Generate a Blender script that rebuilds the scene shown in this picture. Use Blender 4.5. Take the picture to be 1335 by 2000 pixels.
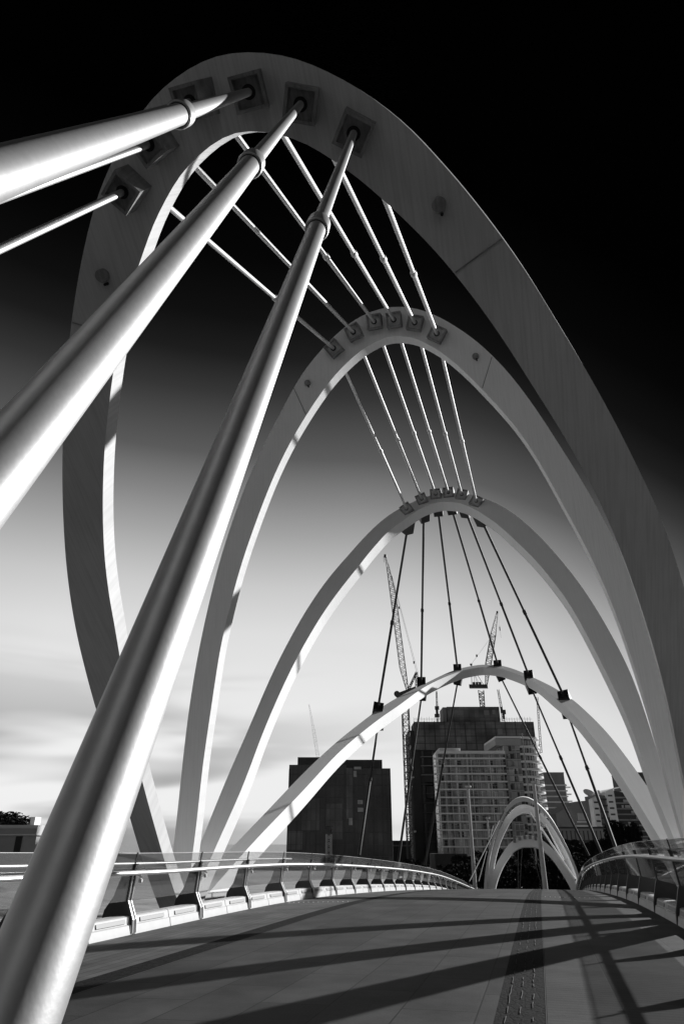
import bpy, bmesh, math, random
from mathutils import Vector, Matrix
from math import radians as R, sin, cos, pi

for o in list(bpy.data.objects):
    bpy.data.objects.remove(o)
S = bpy.context.scene
C = S.collection

# ------------------------------------------------------------------ camera
YAW, PITCH = R(14.516), R(25.935)
EYE = Vector((2.48, 0.0, 1.30))
FPX = 1330.5
cd = bpy.data.cameras.new('camera')
cam = bpy.data.objects.new('camera', cd); C.objects.link(cam)
cam.location = EYE
cam.rotation_euler = (R(90) + PITCH, 0, YAW)
cd.sensor_fit = 'HORIZONTAL'; cd.sensor_width = 36.0; cd.lens = 36.0 * FPX / 1335.0
cd.clip_start = 0.05; cd.clip_end = 6000
S.camera = cam

# ------------------------------------------------------------------ sky, sun, exposure
W_ = bpy.data.worlds.new('World'); S.world = W_; W_.use_nodes = True
nt = W_.node_tree; N = nt.nodes; L = nt.links
N.clear()
def nd(t, **k):
    n = N.new(t)
    for a, b in k.items(): setattr(n, a, b)
    return n
tc = nd('ShaderNodeTexCoord')
# a red filter and polariser turn the upper sky black, more so toward the right
side = nd('ShaderNodeVectorMath', operation='DOT_PRODUCT'); side.inputs[1].default_value = (0.968, 0.2506, 0.0)
L.new(tc.outputs['Generated'], side.inputs[0])
smx = nd('ShaderNodeMath', operation='MAXIMUM'); smx.inputs[1].default_value = 0; L.new(side.outputs['Value'], smx.inputs[0])
sq = nd('ShaderNodeMath', operation='MULTIPLY'); L.new(smx.outputs[0], sq.inputs[0]); L.new(smx.outputs[0], sq.inputs[1])
sxyz = nd('ShaderNodeSeparateXYZ'); L.new(tc.outputs['Generated'], sxyz.inputs[0])
dotn = nd('ShaderNodeMath', operation='ADD'); L.new(sq.outputs[0], dotn.inputs[0]); L.new(sxyz.outputs[2], dotn.inputs[1])
# long streaky clouds, smeared sideways by the slow shutter
mp = nd('ShaderNodeMapping'); mp.inputs['Scale'].default_value = (1.2, 1.2, 8.5); mp.inputs['Rotation'].default_value = (0.10, 0.05, 0)
L.new(tc.outputs['Generated'], mp.inputs['Vector'])
cn = nd('ShaderNodeTexNoise'); cn.inputs['Scale'].default_value = 1.6; cn.inputs['Detail'].default_value = 3; cn.inputs['Roughness'].default_value = .5
cn.inputs['Distortion'].default_value = .35
L.new(mp.outputs[0], cn.inputs['Vector'])
cr = nd('ShaderNodeMapRange'); cr.inputs['From Min'].default_value = .42; cr.inputs['From Max'].default_value = .60; cr.interpolation_type = 'SMOOTHSTEP'
cr.inputs['To Min'].default_value = -0.62; cr.inputs['To Max'].default_value = .06
L.new(cn.outputs['Fac'], cr.inputs['Value'])
cf = nd('ShaderNodeMapRange'); cf.inputs['From Min'].default_value = .08; cf.inputs['From Max'].default_value = .26
cf.inputs['To Min'].default_value = 1.0; cf.inputs['To Max'].default_value = 0.0
L.new(dotn.outputs['Value'], cf.inputs['Value'])
cm = nd('ShaderNodeMath', operation='MULTIPLY'); L.new(cr.outputs[0], cm.inputs[0]); L.new(cf.outputs[0], cm.inputs[1])
sf = nd('ShaderNodeMapRange'); sf.inputs['From Min'].default_value = -.3; sf.inputs['From Max'].default_value = .1; sf.inputs['To Min'].default_value = 1; sf.inputs['To Max'].default_value = .15
L.new(side.outputs['Value'], sf.inputs['Value'])
cm2 = nd('ShaderNodeMath', operation='MULTIPLY'); L.new(cm.outputs[0], cm2.inputs[0]); L.new(sf.outputs[0], cm2.inputs[1]); cm = cm2
ca = nd('ShaderNodeMath', operation='ADD'); ca.inputs[1].default_value = 1.0; L.new(cm.outputs[0], ca.inputs[0])
rp = nd('ShaderNodeValToRGB'); rp.color_ramp.interpolation = 'LINEAR'
e = rp.color_ramp.elements
pts = [(0, .80), (.06, .83), (.12, .83), (.2, .79), (.27, .73), (.333, .59), (.403, .365), (.45, .235), (.504, .105), (.578, .037), (.62, .013), (.66, .0055), (.72, .0018), (.8, .0004)]
e[0].position = 0; e[1].position = 1; e[1].color = (.0002,) * 3 + (1,)
e[0].color = (pts[0][1],) * 3 + (1,)
for p, v in pts[1:]:
    x = e.new(p); x.color = (v, v, v, 1)
L.new(dotn.outputs['Value'], rp.inputs[0])
mu = nd('ShaderNodeVectorMath', operation='SCALE'); L.new(rp.outputs['Color'], mu.inputs[0]); L.new(ca.outputs[0], mu.inputs['Scale'])
dz_ = nd('ShaderNodeVectorMath', operation='DOT_PRODUCT'); dz_.inputs[1].default_value = (0.12, 0.99, 0.0)
L.new(tc.outputs['Generated'], dz_.inputs[0])
azr = nd('ShaderNodeMapRange'); azr.inputs['From Min'].default_value = .0; azr.inputs['From Max'].default_value = .68
azr.inputs['To Min'].default_value = .46; azr.inputs['To Max'].default_value = 1.0
L.new(dz_.outputs['Value'], azr.inputs['Value'])
mu2 = nd('ShaderNodeVectorMath', operation='SCALE'); L.new(mu.outputs[0], mu2.inputs[0]); L.new(azr.outputs[0], mu2.inputs['Scale']); mu = mu2
bg = nd('ShaderNodeBackground'); bg.inputs['Strength'].default_value = .758
L.new(mu.outputs[0], bg.inputs['Color'])
wo = nd('ShaderNodeOutputWorld'); L.new(bg.outputs[0], wo.inputs['Surface'])

SUN_AZ, SUN_EL = R(38), R(23)          # azimuth from +Y toward +X
sd = bpy.data.lights.new('sun', 'SUN'); sd.energy = 5.0; sd.angle = R(.7)
sun = bpy.data.objects.new('sun', sd); C.objects.link(sun)
sv = Vector((sin(SUN_AZ) * cos(SUN_EL), cos(SUN_AZ) * cos(SUN_EL), sin(SUN_EL)))
sun.rotation_euler = sv.to_track_quat('Z', 'Y').to_euler(); sun.location = (30, 30, 40)
S.view_settings.view_transform = 'Standard'; S.view_settings.look = 'None'
S.view_settings.exposure = 0.4; S.view_settings.gamma = 1.0

# ------------------------------------------------------------------ materials
MT = {}
def mat(name, col, rough=.6, metal=0., noise=0., nscale=4., bump=0., bscale=20., streak=0., spec=.5, stretch=(1, 1, 1), sdir=(0, 0, 1)):
    m = bpy.data.materials.new(name); m.use_nodes = True
    t = m.node_tree; b = t.nodes['Principled BSDF']
    b.inputs['Roughness'].default_value = rough; b.inputs['Metallic'].default_value = metal
    b.inputs['Specular IOR Level'].default_value = spec
    b.inputs['Base Color'].default_value = (col, col, col, 1)
    co = t.nodes.new('ShaderNodeTexCoord')
    mpn = t.nodes.new('ShaderNodeMapping'); mpn.inputs['Scale'].default_value = stretch
    t.links.new(co.outputs['Object'], mpn.inputs['Vector'])
    if noise or streak:
        n = t.nodes.new('ShaderNodeTexNoise'); n.inputs['Scale'].default_value = nscale; n.inputs['Detail'].default_value = 6
        t.links.new(mpn.outputs[0], n.inputs['Vector'])
        r = t.nodes.new('ShaderNodeMapRange'); r.inputs['From Min'].default_value = .3; r.inputs['From Max'].default_value = .7
        r.inputs['To Min'].default_value = col * (1 - noise); r.inputs['To Max'].default_value = col * (1 + noise)
        t.links.new(n.outputs['Fac'], r.inputs['Value'])
        out = r.outputs[0]
        if streak:
            geo = t.nodes.new('ShaderNodeNewGeometry')
            dx = t.nodes.new('ShaderNodeVectorMath'); dx.operation = 'DOT_PRODUCT'; dx.inputs[1].default_value = (1, 0, 0)
            dv = t.nodes.new('ShaderNodeVectorMath'); dv.operation = 'DOT_PRODUCT'; dv.inputs[1].default_value = sdir
            t.links.new(geo.outputs['Position'], dx.inputs[0]); t.links.new(geo.outputs['Position'], dv.inputs[0])
            cx_ = t.nodes.new('ShaderNodeCombineXYZ'); t.links.new(dx.outputs['Value'], cx_.inputs[0]); t.links.new(dv.outputs['Value'], cx_.inputs[1])
            m2 = t.nodes.new('ShaderNodeMapping'); m2.inputs['Scale'].default_value = (11, .35, 1)
            t.links.new(cx_.outputs[0], m2.inputs['Vector'])
            n2 = t.nodes.new('ShaderNodeTexNoise'); n2.inputs['Scale'].default_value = 3.0; n2.inputs['Detail'].default_value = 5
            t.links.new(m2.outputs[0], n2.inputs['Vector'])
            r2 = t.nodes.new('ShaderNodeMapRange'); r2.inputs['From Min'].default_value = .42; r2.inputs['From Max'].default_value = .75
            r2.inputs['To Min'].default_value = 1.0; r2.inputs['To Max'].default_value = 1 - streak
            t.links.new(n2.outputs['Fac'], r2.inputs['Value'])
            mm = t.nodes.new('ShaderNodeMath'); mm.operation = 'MULTIPLY'
            t.links.new(out, mm.inputs[0]); t.links.new(r2.outputs[0], mm.inputs[1]); out = mm.outputs[0]
        cb = t.nodes.new('ShaderNodeCombineColor')
        for i in range(3): t.links.new(out, cb.inputs[i])
        t.links.new(cb.outputs[0], b.inputs['Base Color'])
    if bump:
        n = t.nodes.new('ShaderNodeTexNoise'); n.inputs['Scale'].default_value = bscale; n.inputs['Detail'].default_value = 4
        t.links.new(mpn.outputs[0], n.inputs['Vector'])
        bp = t.nodes.new('ShaderNodeBump'); bp.inputs['Strength'].default_value = bump; bp.inputs['Distance'].default_value = .02
        t.links.new(n.outputs['Fac'], bp.inputs['Height']); t.links.new(bp.outputs[0], b.inputs['Normal'])
    MT[name] = m
    return m
mat('arch_paint_shaded', .62, .5, 0, .12, .5, .04, 2.5, .18, .25, sdir=(0, -.798, .602))  # overhead arch: white paint darkened to hold the shade on its downward face
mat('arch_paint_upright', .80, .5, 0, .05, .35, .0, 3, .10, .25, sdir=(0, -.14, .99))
mat('box_plate_lit', .45, .6, 0, .25, 6, .2, 20, .25)  # base plates paler than the cup walls, their light put into the colour
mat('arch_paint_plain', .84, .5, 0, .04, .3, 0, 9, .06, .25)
mat('box_grime_shade', .26, .6, 0, .3, 6, .3, 20, .35, .2)  # grime, and the shadow on the cup walls worked into the tone
mat('hole_dark', .01, .8)
mat('rod_steel', .48, .50, .66, .05, 30, .02, 120)
mat('rod_coat', .58, .5, .2, .06, 12, .03, 90)
mat('rod_shaded', .05, .65, 0, .2, 4, spec=.15)  # same rods seen from the shade side, the shade painted into the colour
mat('rail_steel', .72, .34, .45, .06, 10)
mat('kerb_white', .48, .5, 0, .05, 5, .03, 40, .12)
mat('slot_grey', .15, .5)
mat('post_dark', .045, .45, .3, .15, 8)
mat('dark_metal', .03, .5, .3)
mat('concrete', .30, .8, 0, .15, 2, .1, 12)
mat('joint_sand', .07, .9, spec=.1)
mat('concrete_dark', .10, .85, 0, .25, 1.5, .15, 8)
mat('bank_ground_hazed', .30, .95, 0, .4, .2)  # pale tone carries the distance haze over the far ground
mat('crane_steel', .07, .6, .2, .2, 2)
mat('crane_reflection', .50, .6, 0, .1, 2)  # tone of the crane reflection that is built as a mast
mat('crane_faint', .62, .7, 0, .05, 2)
mat('balcony_white', .88, .7, 0, .08, .3)
mat('wall_grey', .24, .8, 0, .12, .2)
mat('wall_mid', .45, .8, 0, .12, .2)
mat('wall_pale', .8, .8, 0, .1, .2)
mat('wall_dark', .06, .8, 0, .3, .15)
mat('netting', .07, .9, 0, .35, .35, 0, 1, 0, .2, (1, 1, .25))
mat('glass_dark', .012, .12, 0, .4, .3, 0, 1, 0, .35)
mat('glass_mid', .05, .2, 0, .5, .4, 0, 1, 0, .5)
mat('curtain_pale', .45, .7, 0, .3, .5)
mat('lamp_grey', .55, .5, .0, .1, 3)
mat('bark', .03, .9, 0, .3, 5)
mat('stud_steel', .6, .3, .8)

def leaf_mat(name, c):
    m = mat(name, c, .95, 0, .5, .8, spec=.05)
    return m
leaf_mat('leaf_dark', .018); leaf_mat('leaf_mid', .03)

# glass panels: tinted see-through with a real reflection
g = bpy.data.materials.new('panel_glass'); g.use_nodes = True; t = g.node_tree; t.nodes.clear()
tr = t.nodes.new('ShaderNodeBsdfTransparent'); tr.inputs[0].default_value = (.77, .77, .77, 1)
gl = t.nodes.new('ShaderNodeBsdfGlossy'); gl.inputs['Roughness'].default_value = .03; gl.inputs[0].default_value = (.9, .9, .9, 1)
df = t.nodes.new('ShaderNodeBsdfDiffuse'); df.inputs[0].default_value = (.6, .6, .6, 1)
fr = t.nodes.new('ShaderNodeFresnel'); fr.inputs[0].default_value = 1.5
mx = t.nodes.new('ShaderNodeMixShader'); L2 = t.links
gb = t.nodes.new('ShaderNodeNewGeometry'); iv = t.nodes.new('ShaderNodeMath'); iv.operation = 'SUBTRACT'; iv.inputs[0].default_value = 1; L2.new(gb.outputs['Backfacing'], iv.inputs[1])
fm = t.nodes.new('ShaderNodeMath'); fm.operation = 'MULTIPLY'; L2.new(fr.outputs[0], fm.inputs[0]); L2.new(iv.outputs[0], fm.inputs[1]); L2.new(fm.outputs[0], mx.inputs[0]); L2.new(tr.outputs[0], mx.inputs[1]); L2.new(gl.outputs[0], mx.inputs[2])
mx2 = t.nodes.new('ShaderNodeMixShader'); mx2.inputs[0].default_value = .05
L2.new(mx.outputs[0], mx2.inputs[1]); L2.new(df.outputs[0], mx2.inputs[2])
om = t.nodes.new('ShaderNodeOutputMaterial'); L2.new(mx2.outputs[0], om.inputs[0]); MT['panel_glass'] = g

# bridge pavement: large stone pavers, world space
def paver_mat(name, c1, c2, joint, bw, bh, ribs=False):
    m = bpy.data.materials.new(name); m.use_nodes = True; t = m.node_tree; b = t.nodes['Principled BSDF']
    co = t.nodes.new('ShaderNodeTexCoord'); mp = t.nodes.new('ShaderNodeMapping'); mp.inputs['Rotation'].default_value = (0, 0, R(90))
    t.links.new(co.outputs['Object'], mp.inputs[0])
    br = t.nodes.new('ShaderNodeTexBrick'); br.inputs['Color1'].default_value = (c1,) * 3 + (1,); br.inputs['Color2'].default_value = (c2,) * 3 + (1,)
    br.inputs['Mortar'].default_value = (joint,) * 3 + (1,); br.inputs['Scale'].default_value = 1; br.inputs['Mortar Size'].default_value = .008
    br.inputs['Brick Width'].default_value = bw; br.inputs['Row Height'].default_value = bh; br.inputs['Mortar Smooth'].default_value = .2
    t.links.new(mp.outputs[0], br.inputs[0])
    n = t.nodes.new('ShaderNodeTexNoise'); n.inputs['Scale'].default_value = 1.1; n.inputs['Detail'].default_value = 8; n.inputs['Roughness'].default_value = .65
    t.links.new(co.outputs['Object'], n.inputs[0])
    r = t.nodes.new('ShaderNodeMapRange'); r.inputs['From Min'].default_value = .3; r.inputs['From Max'].default_value = .7; r.inputs['To Min'].default_value = .55; r.inputs['To Max'].default_value = 1.35
    t.links.new(n.outputs[0], r.inputs[0])
    sc = t.nodes.new('ShaderNodeVectorMath'); sc.operation = 'SCALE'; t.links.new(br.outputs['Color'], sc.inputs[0]); t.links.new(r.outputs[0], sc.inputs['Scale'])
    t.links.new(sc.outputs[0], b.inputs['Base Color']); b.inputs['Roughness'].default_value = .7; b.inputs['Specular IOR Level'].default_value = .12
    n2 = t.nodes.new('ShaderNodeTexNoise'); n2.inputs['Scale'].default_value = 60; n2.inputs['Detail'].default_value = 4
    t.links.new(co.outputs['Object'], n2.inputs[0])
    ad = t.nodes.new('ShaderNodeMath'); ad.operation = 'SUBTRACT'
    t.links.new(n2.outputs[0], ad.inputs[0]); t.links.new(br.outputs['Fac'], ad.inputs[1]); h = ad.outputs[0]
    if ribs:
        wv = t.nodes.new('ShaderNodeTexWave'); wv.bands_direction = 'Y'; wv.inputs['Scale'].default_value = 3.2; wv.inputs['Distortion'].default_value = .4
        t.links.new(co.outputs['Object'], wv.inputs[0])
        a2 = t.nodes.new('ShaderNodeMath'); a2.operation = 'MULTIPLY_ADD'; a2.inputs[1].default_value = .5
        t.links.new(wv.outputs['Fac'], a2.inputs[0]); t.links.new(h, a2.inputs[2]); h = a2.outputs[0]
    bp = t.nodes.new('ShaderNodeBump'); bp.inputs['Strength'].default_value = .35; bp.inputs['Distance'].default_value = .006
    t.links.new(h, bp.inputs['Height']); t.links.new(bp.outputs[0], b.inputs['Normal'])
    MT[name] = m
paver_mat('pavers', .052, .036, .016, 1.5, .62)
paver_mat('edge_pavers', .11, .085, .035, 1.5, .16)
paver_mat('ribbed_pavers', .05, .042, .03, 1.5, 1.0, True)

# rough dark cobble strip
m = mat('cobble', .03, .9, spec=.08)
t = m.node_tree; b = t.nodes['Principled BSDF']
co = t.nodes.new('ShaderNodeTexCoord'); vo = t.nodes.new('ShaderNodeTexVoronoi'); vo.feature = 'DISTANCE_TO_EDGE'; vo.inputs['Scale'].default_value = 9
mpv = t.nodes.new('ShaderNodeMapping'); mpv.inputs['Scale'].default_value = (1.2, .55, 1)
t.links.new(co.outputs['Object'], mpv.inputs[0]); t.links.new(mpv.outputs[0], vo.inputs[0])
nn = t.nodes.new('ShaderNodeTexNoise'); nn.inputs['Scale'].default_value = 25; nn.inputs['Detail'].default_value = 5; t.links.new(co.outputs['Object'], nn.inputs[0])
mr = t.nodes.new('ShaderNodeMapRange'); mr.inputs['From Max'].default_value = .12; mr.inputs['To Min'].default_value = .004; mr.inputs['To Max'].default_value = .010
t.links.new(vo.outputs['Distance'], mr.inputs[0])
ml = t.nodes.new('ShaderNodeMath'); ml.operation = 'MULTIPLY'; t.links.new(mr.outputs[0], ml.inputs[0]); t.links.new(nn.outputs[0], ml.inputs[1])
m3 = t.nodes.new('ShaderNodeMath'); m3.operation = 'MULTIPLY'; m3.inputs[1].default_value = 2; t.links.new(ml.outputs[0], m3.inputs[0])
cb = t.nodes.new('ShaderNodeCombineColor')
for i in range(3): t.links.new(m3.outputs[0], cb.inputs[i])
t.links.new(cb.outputs[0], b.inputs['Base Color'])
adn = t.nodes.new('ShaderNodeMath'); adn.operation = 'ADD'; t.links.new(mr.outputs[0], adn.inputs[0])
mm_ = t.nodes.new('ShaderNodeMath'); mm_.operation = 'MULTIPLY'; mm_.inputs[1].default_value = .03; t.links.new(nn.outputs[0], mm_.inputs[0]); t.links.new(mm_.outputs[0], adn.inputs[1])
bp = t.nodes.new('ShaderNodeBump'); bp.inputs['Strength'].default_value = .8; bp.inputs['Distance'].default_value = .5
t.links.new(adn.outputs[0], bp.inputs['Height']); t.links.new(bp.outputs[0], b.inputs['Normal'])

# water
m = mat('river_water', .03, .12)
t = m.node_tree; b = t.nodes['Principled BSDF']; co = t.nodes.new('ShaderNodeTexCoord')
nn = t.nodes.new('ShaderNodeTexNoise'); nn.inputs['Scale'].default_value = .6; nn.inputs['Detail'].default_value = 6; t.links.new(co.outputs['Object'], nn.inputs[0])
bp = t.nodes.new('ShaderNodeBump'); bp.inputs['Strength'].default_value = .5; bp.inputs['Distance'].default_value = .4
t.links.new(nn.outputs[0], bp.inputs['Height']); t.links.new(bp.outputs[0], b.inputs['Normal'])

# timber wharf boards
def board_mat(name, c, w, rot=0):
    m = mat(name, c, .8); t = m.node_tree; b = t.nodes['Principled BSDF']; co = t.nodes.new('ShaderNodeTexCoord')
    mp = t.nodes.new('ShaderNodeMapping'); mp.inputs['Rotation'].default_value = (0, 0, rot); t.links.new(co.outputs['Object'], mp.inputs[0])
    br = t.nodes.new('ShaderNodeTexBrick'); br.inputs['Scale'].default_value = 1; br.inputs['Brick Width'].default_value = 4; br.inputs['Row Height'].default_value = w
    br.inputs['Color1'].default_value = (c,) * 3 + (1,); br.inputs['Color2'].default_value = (c * .7,) * 3 + (1,); br.inputs['Mortar'].default_value = (c * .2,) * 3 + (1,)
    br.inputs['Mortar Size'].default_value = w * .08; t.links.new(mp.outputs[0], br.inputs[0]); t.links.new(br.outputs['Color'], b.inputs['Base Color'])
board_mat('wharf_boards', .38, .3, .5)

# dark office curtain wall: panels with slightly different tint
def curtain_mat(name, c1, c2, mort, bw, bh, rough, spec):
    m = mat(name, c1, rough, 0, 0, 1, 0, 1, 0, spec); t = m.node_tree; b = t.nodes['Principled BSDF']; co = t.nodes.new('ShaderNodeTexCoord')
    sp = t.nodes.new('ShaderNodeSeparateXYZ'); t.links.new(co.outputs['Object'], sp.inputs[0])
    ad = t.nodes.new('ShaderNodeMath'); ad.operation = 'ADD'; t.links.new(sp.outputs[0], ad.inputs[0]); t.links.new(sp.outputs[1], ad.inputs[1])
    cx = t.nodes.new('ShaderNodeCombineXYZ'); t.links.new(ad.outputs[0], cx.inputs[0]); t.links.new(sp.outputs[2], cx.inputs[1])
    br = t.nodes.new('ShaderNodeTexBrick'); br.offset = 0; br.inputs['Scale'].default_value = 1; br.inputs['Brick Width'].default_value = bw; br.inputs['Row Height'].default_value = bh
    br.inputs['Color1'].default_value = (c1,) * 3 + (1,); br.inputs['Color2'].default_value = (c2,) * 3 + (1,); br.inputs['Mortar'].default_value = (mort,) * 3 + (1,)
    br.inputs['Mortar Size'].default_value = .05; t.links.new(cx.outputs[0], br.inputs[0])
    n = t.nodes.new('ShaderNodeTexNoise'); n.inputs['Scale'].default_value = .08; n.inputs['Detail'].default_value = 3; t.links.new(cx.outputs[0], n.inputs[0])
    r = t.nodes.new('ShaderNodeMapRange'); r.inputs['From Min'].default_value = .35; r.inputs['From Max'].default_value = .65; r.inputs['To Min'].default_value = .5; r.inputs['To Max'].default_value = 1.7
    t.links.new(n.outputs[0], r.inputs[0])
    sc = t.nodes.new('ShaderNodeVectorMath'); sc.operation = 'SCALE'; t.links.new(br.outputs['Color'], sc.inputs[0]); t.links.new(r.outputs[0], sc.inputs['Scale'])
    t.links.new(sc.outputs[0], b.inputs['Base Color'])
curtain_mat('office_glass', .05, .03, .015, 1.6, 3.6, .2, .4)
curtain_mat('office_glass_light', .12, .08, .04, 1.6, 3.6, .25, .4)
curtain_mat('site_netting', .19, .14, .08, 2.2, 3.3, .9, .1)
curtain_mat('apartment_glass', .60, .16, .8, 1.35, 3.2, .25, .5)

# ------------------------------------------------------------------ object helpers
def tag(o, label=None, cat=None, group=None, kind=None):
    if label: o['label'] = label
    if cat: o['category'] = cat
    if group: o['group'] = group
    if kind: o['kind'] = kind
    return o
def empty(name, loc, rz=0.):
    o = bpy.data.objects.new(name, None); C.objects.link(o); o.location = loc; o.rotation_euler = (0, 0, rz); o.empty_display_size = .3
    return o
def thing(name, loc, label, cat, group=None, rz=0.):
    return tag(empty(name, loc, rz), label, cat, group)
def obj(name, bm, m, parent=None, smooth=False, world=True):
    """link bm as one mesh; vertices are in world space unless world=False"""
    bmesh.ops.recalc_face_normals(bm, faces=bm.faces[:])
    me = bpy.data.meshes.new(name)
    if parent is not None and world:
        mi = (Matrix.Translation(parent.location) @ parent.rotation_euler.to_matrix().to_4x4()).inverted()
        if parent.parent is None: bm.transform(mi)
    bm.to_mesh(me); bm.free()
    me.materials.append(MT[m])
    if smooth:
        for p in me.polygons: p.use_smooth = True
        me.set_sharp_from_angle(angle=R(35))
    o = bpy.data.objects.new(name, me); C.objects.link(o)
    if parent is not None: o.parent = parent
    return o
def sub(name, bm, m, parent, top, smooth=False):
    """a sub-part: world-space vertices, parent is a part at the origin of thing top"""
    bmesh.ops.recalc_face_normals(bm, faces=bm.faces[:])
    bm.transform((Matrix.Translation(top.location) @ top.rotation_euler.to_matrix().to_4x4()).inverted())
    me = bpy.data.meshes.new(name); bm.to_mesh(me); bm.free(); me.materials.append(MT[m])
    if smooth:
        for p in me.polygons: p.use_smooth = True
        me.set_sharp_from_angle(angle=R(35))
    o = bpy.data.objects.new(name, me); C.objects.link(o); o.parent = parent
    return o
def BM(): return bmesh.new()
def basis(a, hint=Vector((0, 0, 1))):
    a = a.normalized()
    e1 = hint.cross(a)
    if e1.length < 1e-3: e1 = Vector((1, 0, 0)).cross(a)
    e1.normalize(); return e1, a.cross(e1).normalized(), a
def tube(bm, p0, p1, r0, r1=None, n=12, caps=True):
    r1 = r0 if r1 is None else r1
    p0, p1 = Vector(p0), Vector(p1); e1, e2, a = basis(p1 - p0)
    rings = []
    for p, r in ((p0, r0), (p1, r1)):
        rings.append([bm.verts.new(p + (e1 * cos(2 * pi * i / n) + e2 * sin(2 * pi * i / n)) * r) for i in range(n)])
    for i in range(n): bm.faces.new((rings[0][i], rings[0][(i + 1) % n], rings[1][(i + 1) % n], rings[1][i]))
    if caps: bm.faces.new(rings[0][::-1]); bm.faces.new(rings[1])
def lathe(bm, p0, axis, prof, n=32):
    """prof: list of (distance along axis, radius)"""
    e1, e2, a = basis(Vector(axis)); p0 = Vector(p0); prev = None
    for d, r in prof:
        ring = [bm.verts.new(p0 + a * d + (e1 * cos(2 * pi * i / n) + e2 * sin(2 * pi * i / n)) * max(r, 1e-4)) for i in range(n)]
        if prev:
            for i in range(n): bm.faces.new((prev[i], prev[(i + 1) % n], ring[(i + 1) % n], ring[i]))
        prev = ring
def box(bm, a, b):
    (x0, y0, z0), (x1, y1, z1) = a, b
    v = [bm.verts.new(p) for p in ((x0, y0, z0), (x1, y0, z0), (x1, y1, z0), (x0, y1, z0), (x0, y0, z1), (x1, y0, z1), (x1, y1, z1), (x0, y1, z1))]
    for f in ((0, 3, 2, 1), (4, 5, 6, 7), (0, 1, 5, 4), (1, 2, 6, 5), (2, 3, 7, 6), (3, 0, 4, 7)): bm.faces.new([v[i] for i in f])
def obox(bm, c, e1, e2, e3, h1, h2, h3):
    """oriented box, half sizes h1..h3 along e1..e3"""
    v = [bm.verts.new(c + e1 * (s1 * h1) + e2 * (s2 * h2) + e3 * (s3 * h3)) for s3 in (-1, 1) for s1, s2 in ((-1, -1), (1, -1), (1, 1), (-1, 1))]
    for f in ((0, 3, 2, 1), (4, 5, 6, 7), (0, 1, 5, 4), (1, 2, 6, 5), (2, 3, 7, 6), (3, 0, 4, 7)): bm.faces.new([v[i] for i in f])
def sweep(bm, pts, prof, closed=True, caps=True):
    """prof(i,p)-> list of world points of the section at station i"""
    prev = None; first = None
    for i, p in enumerate(pts):
        ring = [bm.verts.new(q) for q in prof(i, p)]
        n = len(ring)
        if prev:
            for j in range(n if closed else n - 1): bm.faces.new((prev[j], prev[(j + 1) % n], ring[(j + 1) % n], ring[j]))
        else: first = ring
        prev = ring
    if caps and closed: bm.faces.new(first[::-1]); bm.faces.new(prev)
def bar(bm, p0, p1, r):
    tube(bm, p0, p1, r, r, 4, True)
def lattice(bm, p0, p1, w0, w1, n, r, side=None, cross=True):
    """four chords with zig-zag bracing between p0 and p1"""
    p0, p1 = Vector(p0), Vector(p1); e1, e2, a = basis(p1 - p0, side or Vector((0, 1, 0)))
    st = []
    for i in range(n + 1):
        f = i / n; w = (w0 + (w1 - w0) * f) / 2; c = p0.lerp(p1, f)
        st.append([c + e1 * (sx * w) + e2 * (sy * w) for sx, sy in ((-1, -1), (1, -1), (1, 1), (-1, 1))])
    for j in range(4): bar(bm, st[0][j], st[-1][j], r)
    for i in range(n):
        for j in range(4):
            k = (j + 1) % 4
            bar(bm, st[i][j], st[i + 1][k] if i % 2 else st[i][k].lerp(st[i][k], 1), r * .6) if False else None
            if i % 2: bar(bm, st[i][j], st[i + 1][k], r * .6)
            else: bar(bm, st[i][k], st[i + 1][j], r * .6)
            if cross: bar(bm, st[i][j], st[i][k], r * .6)

def ray(px, py):
    a, b = px - 667.5, 1000 - py
    up = b * cos(PITCH) + FPX * sin(PITCH); fw = FPX * cos(PITCH) - b * sin(PITCH)
    return a, fw, up
def LF(l, f, z=0.):
    """point given by l metres right and f metres ahead of the tripod (level), height z"""
    return Vector((EYE.x + l * cos(YAW) - f * sin(YAW), l * sin(YAW) + f * cos(YAW), z))
def W(px, py, f):
    """surveyed point: bearing and elevation of a photo pixel at f metres ahead"""
    a, fw, up = ray(px, py); return LF(a * f / fw, f, EYE.z + up * f / fw)
def lz(px, py, f):
    a, fw, up = ray(px, py); return a * f / fw, EYE.z + up * f / fw

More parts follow.
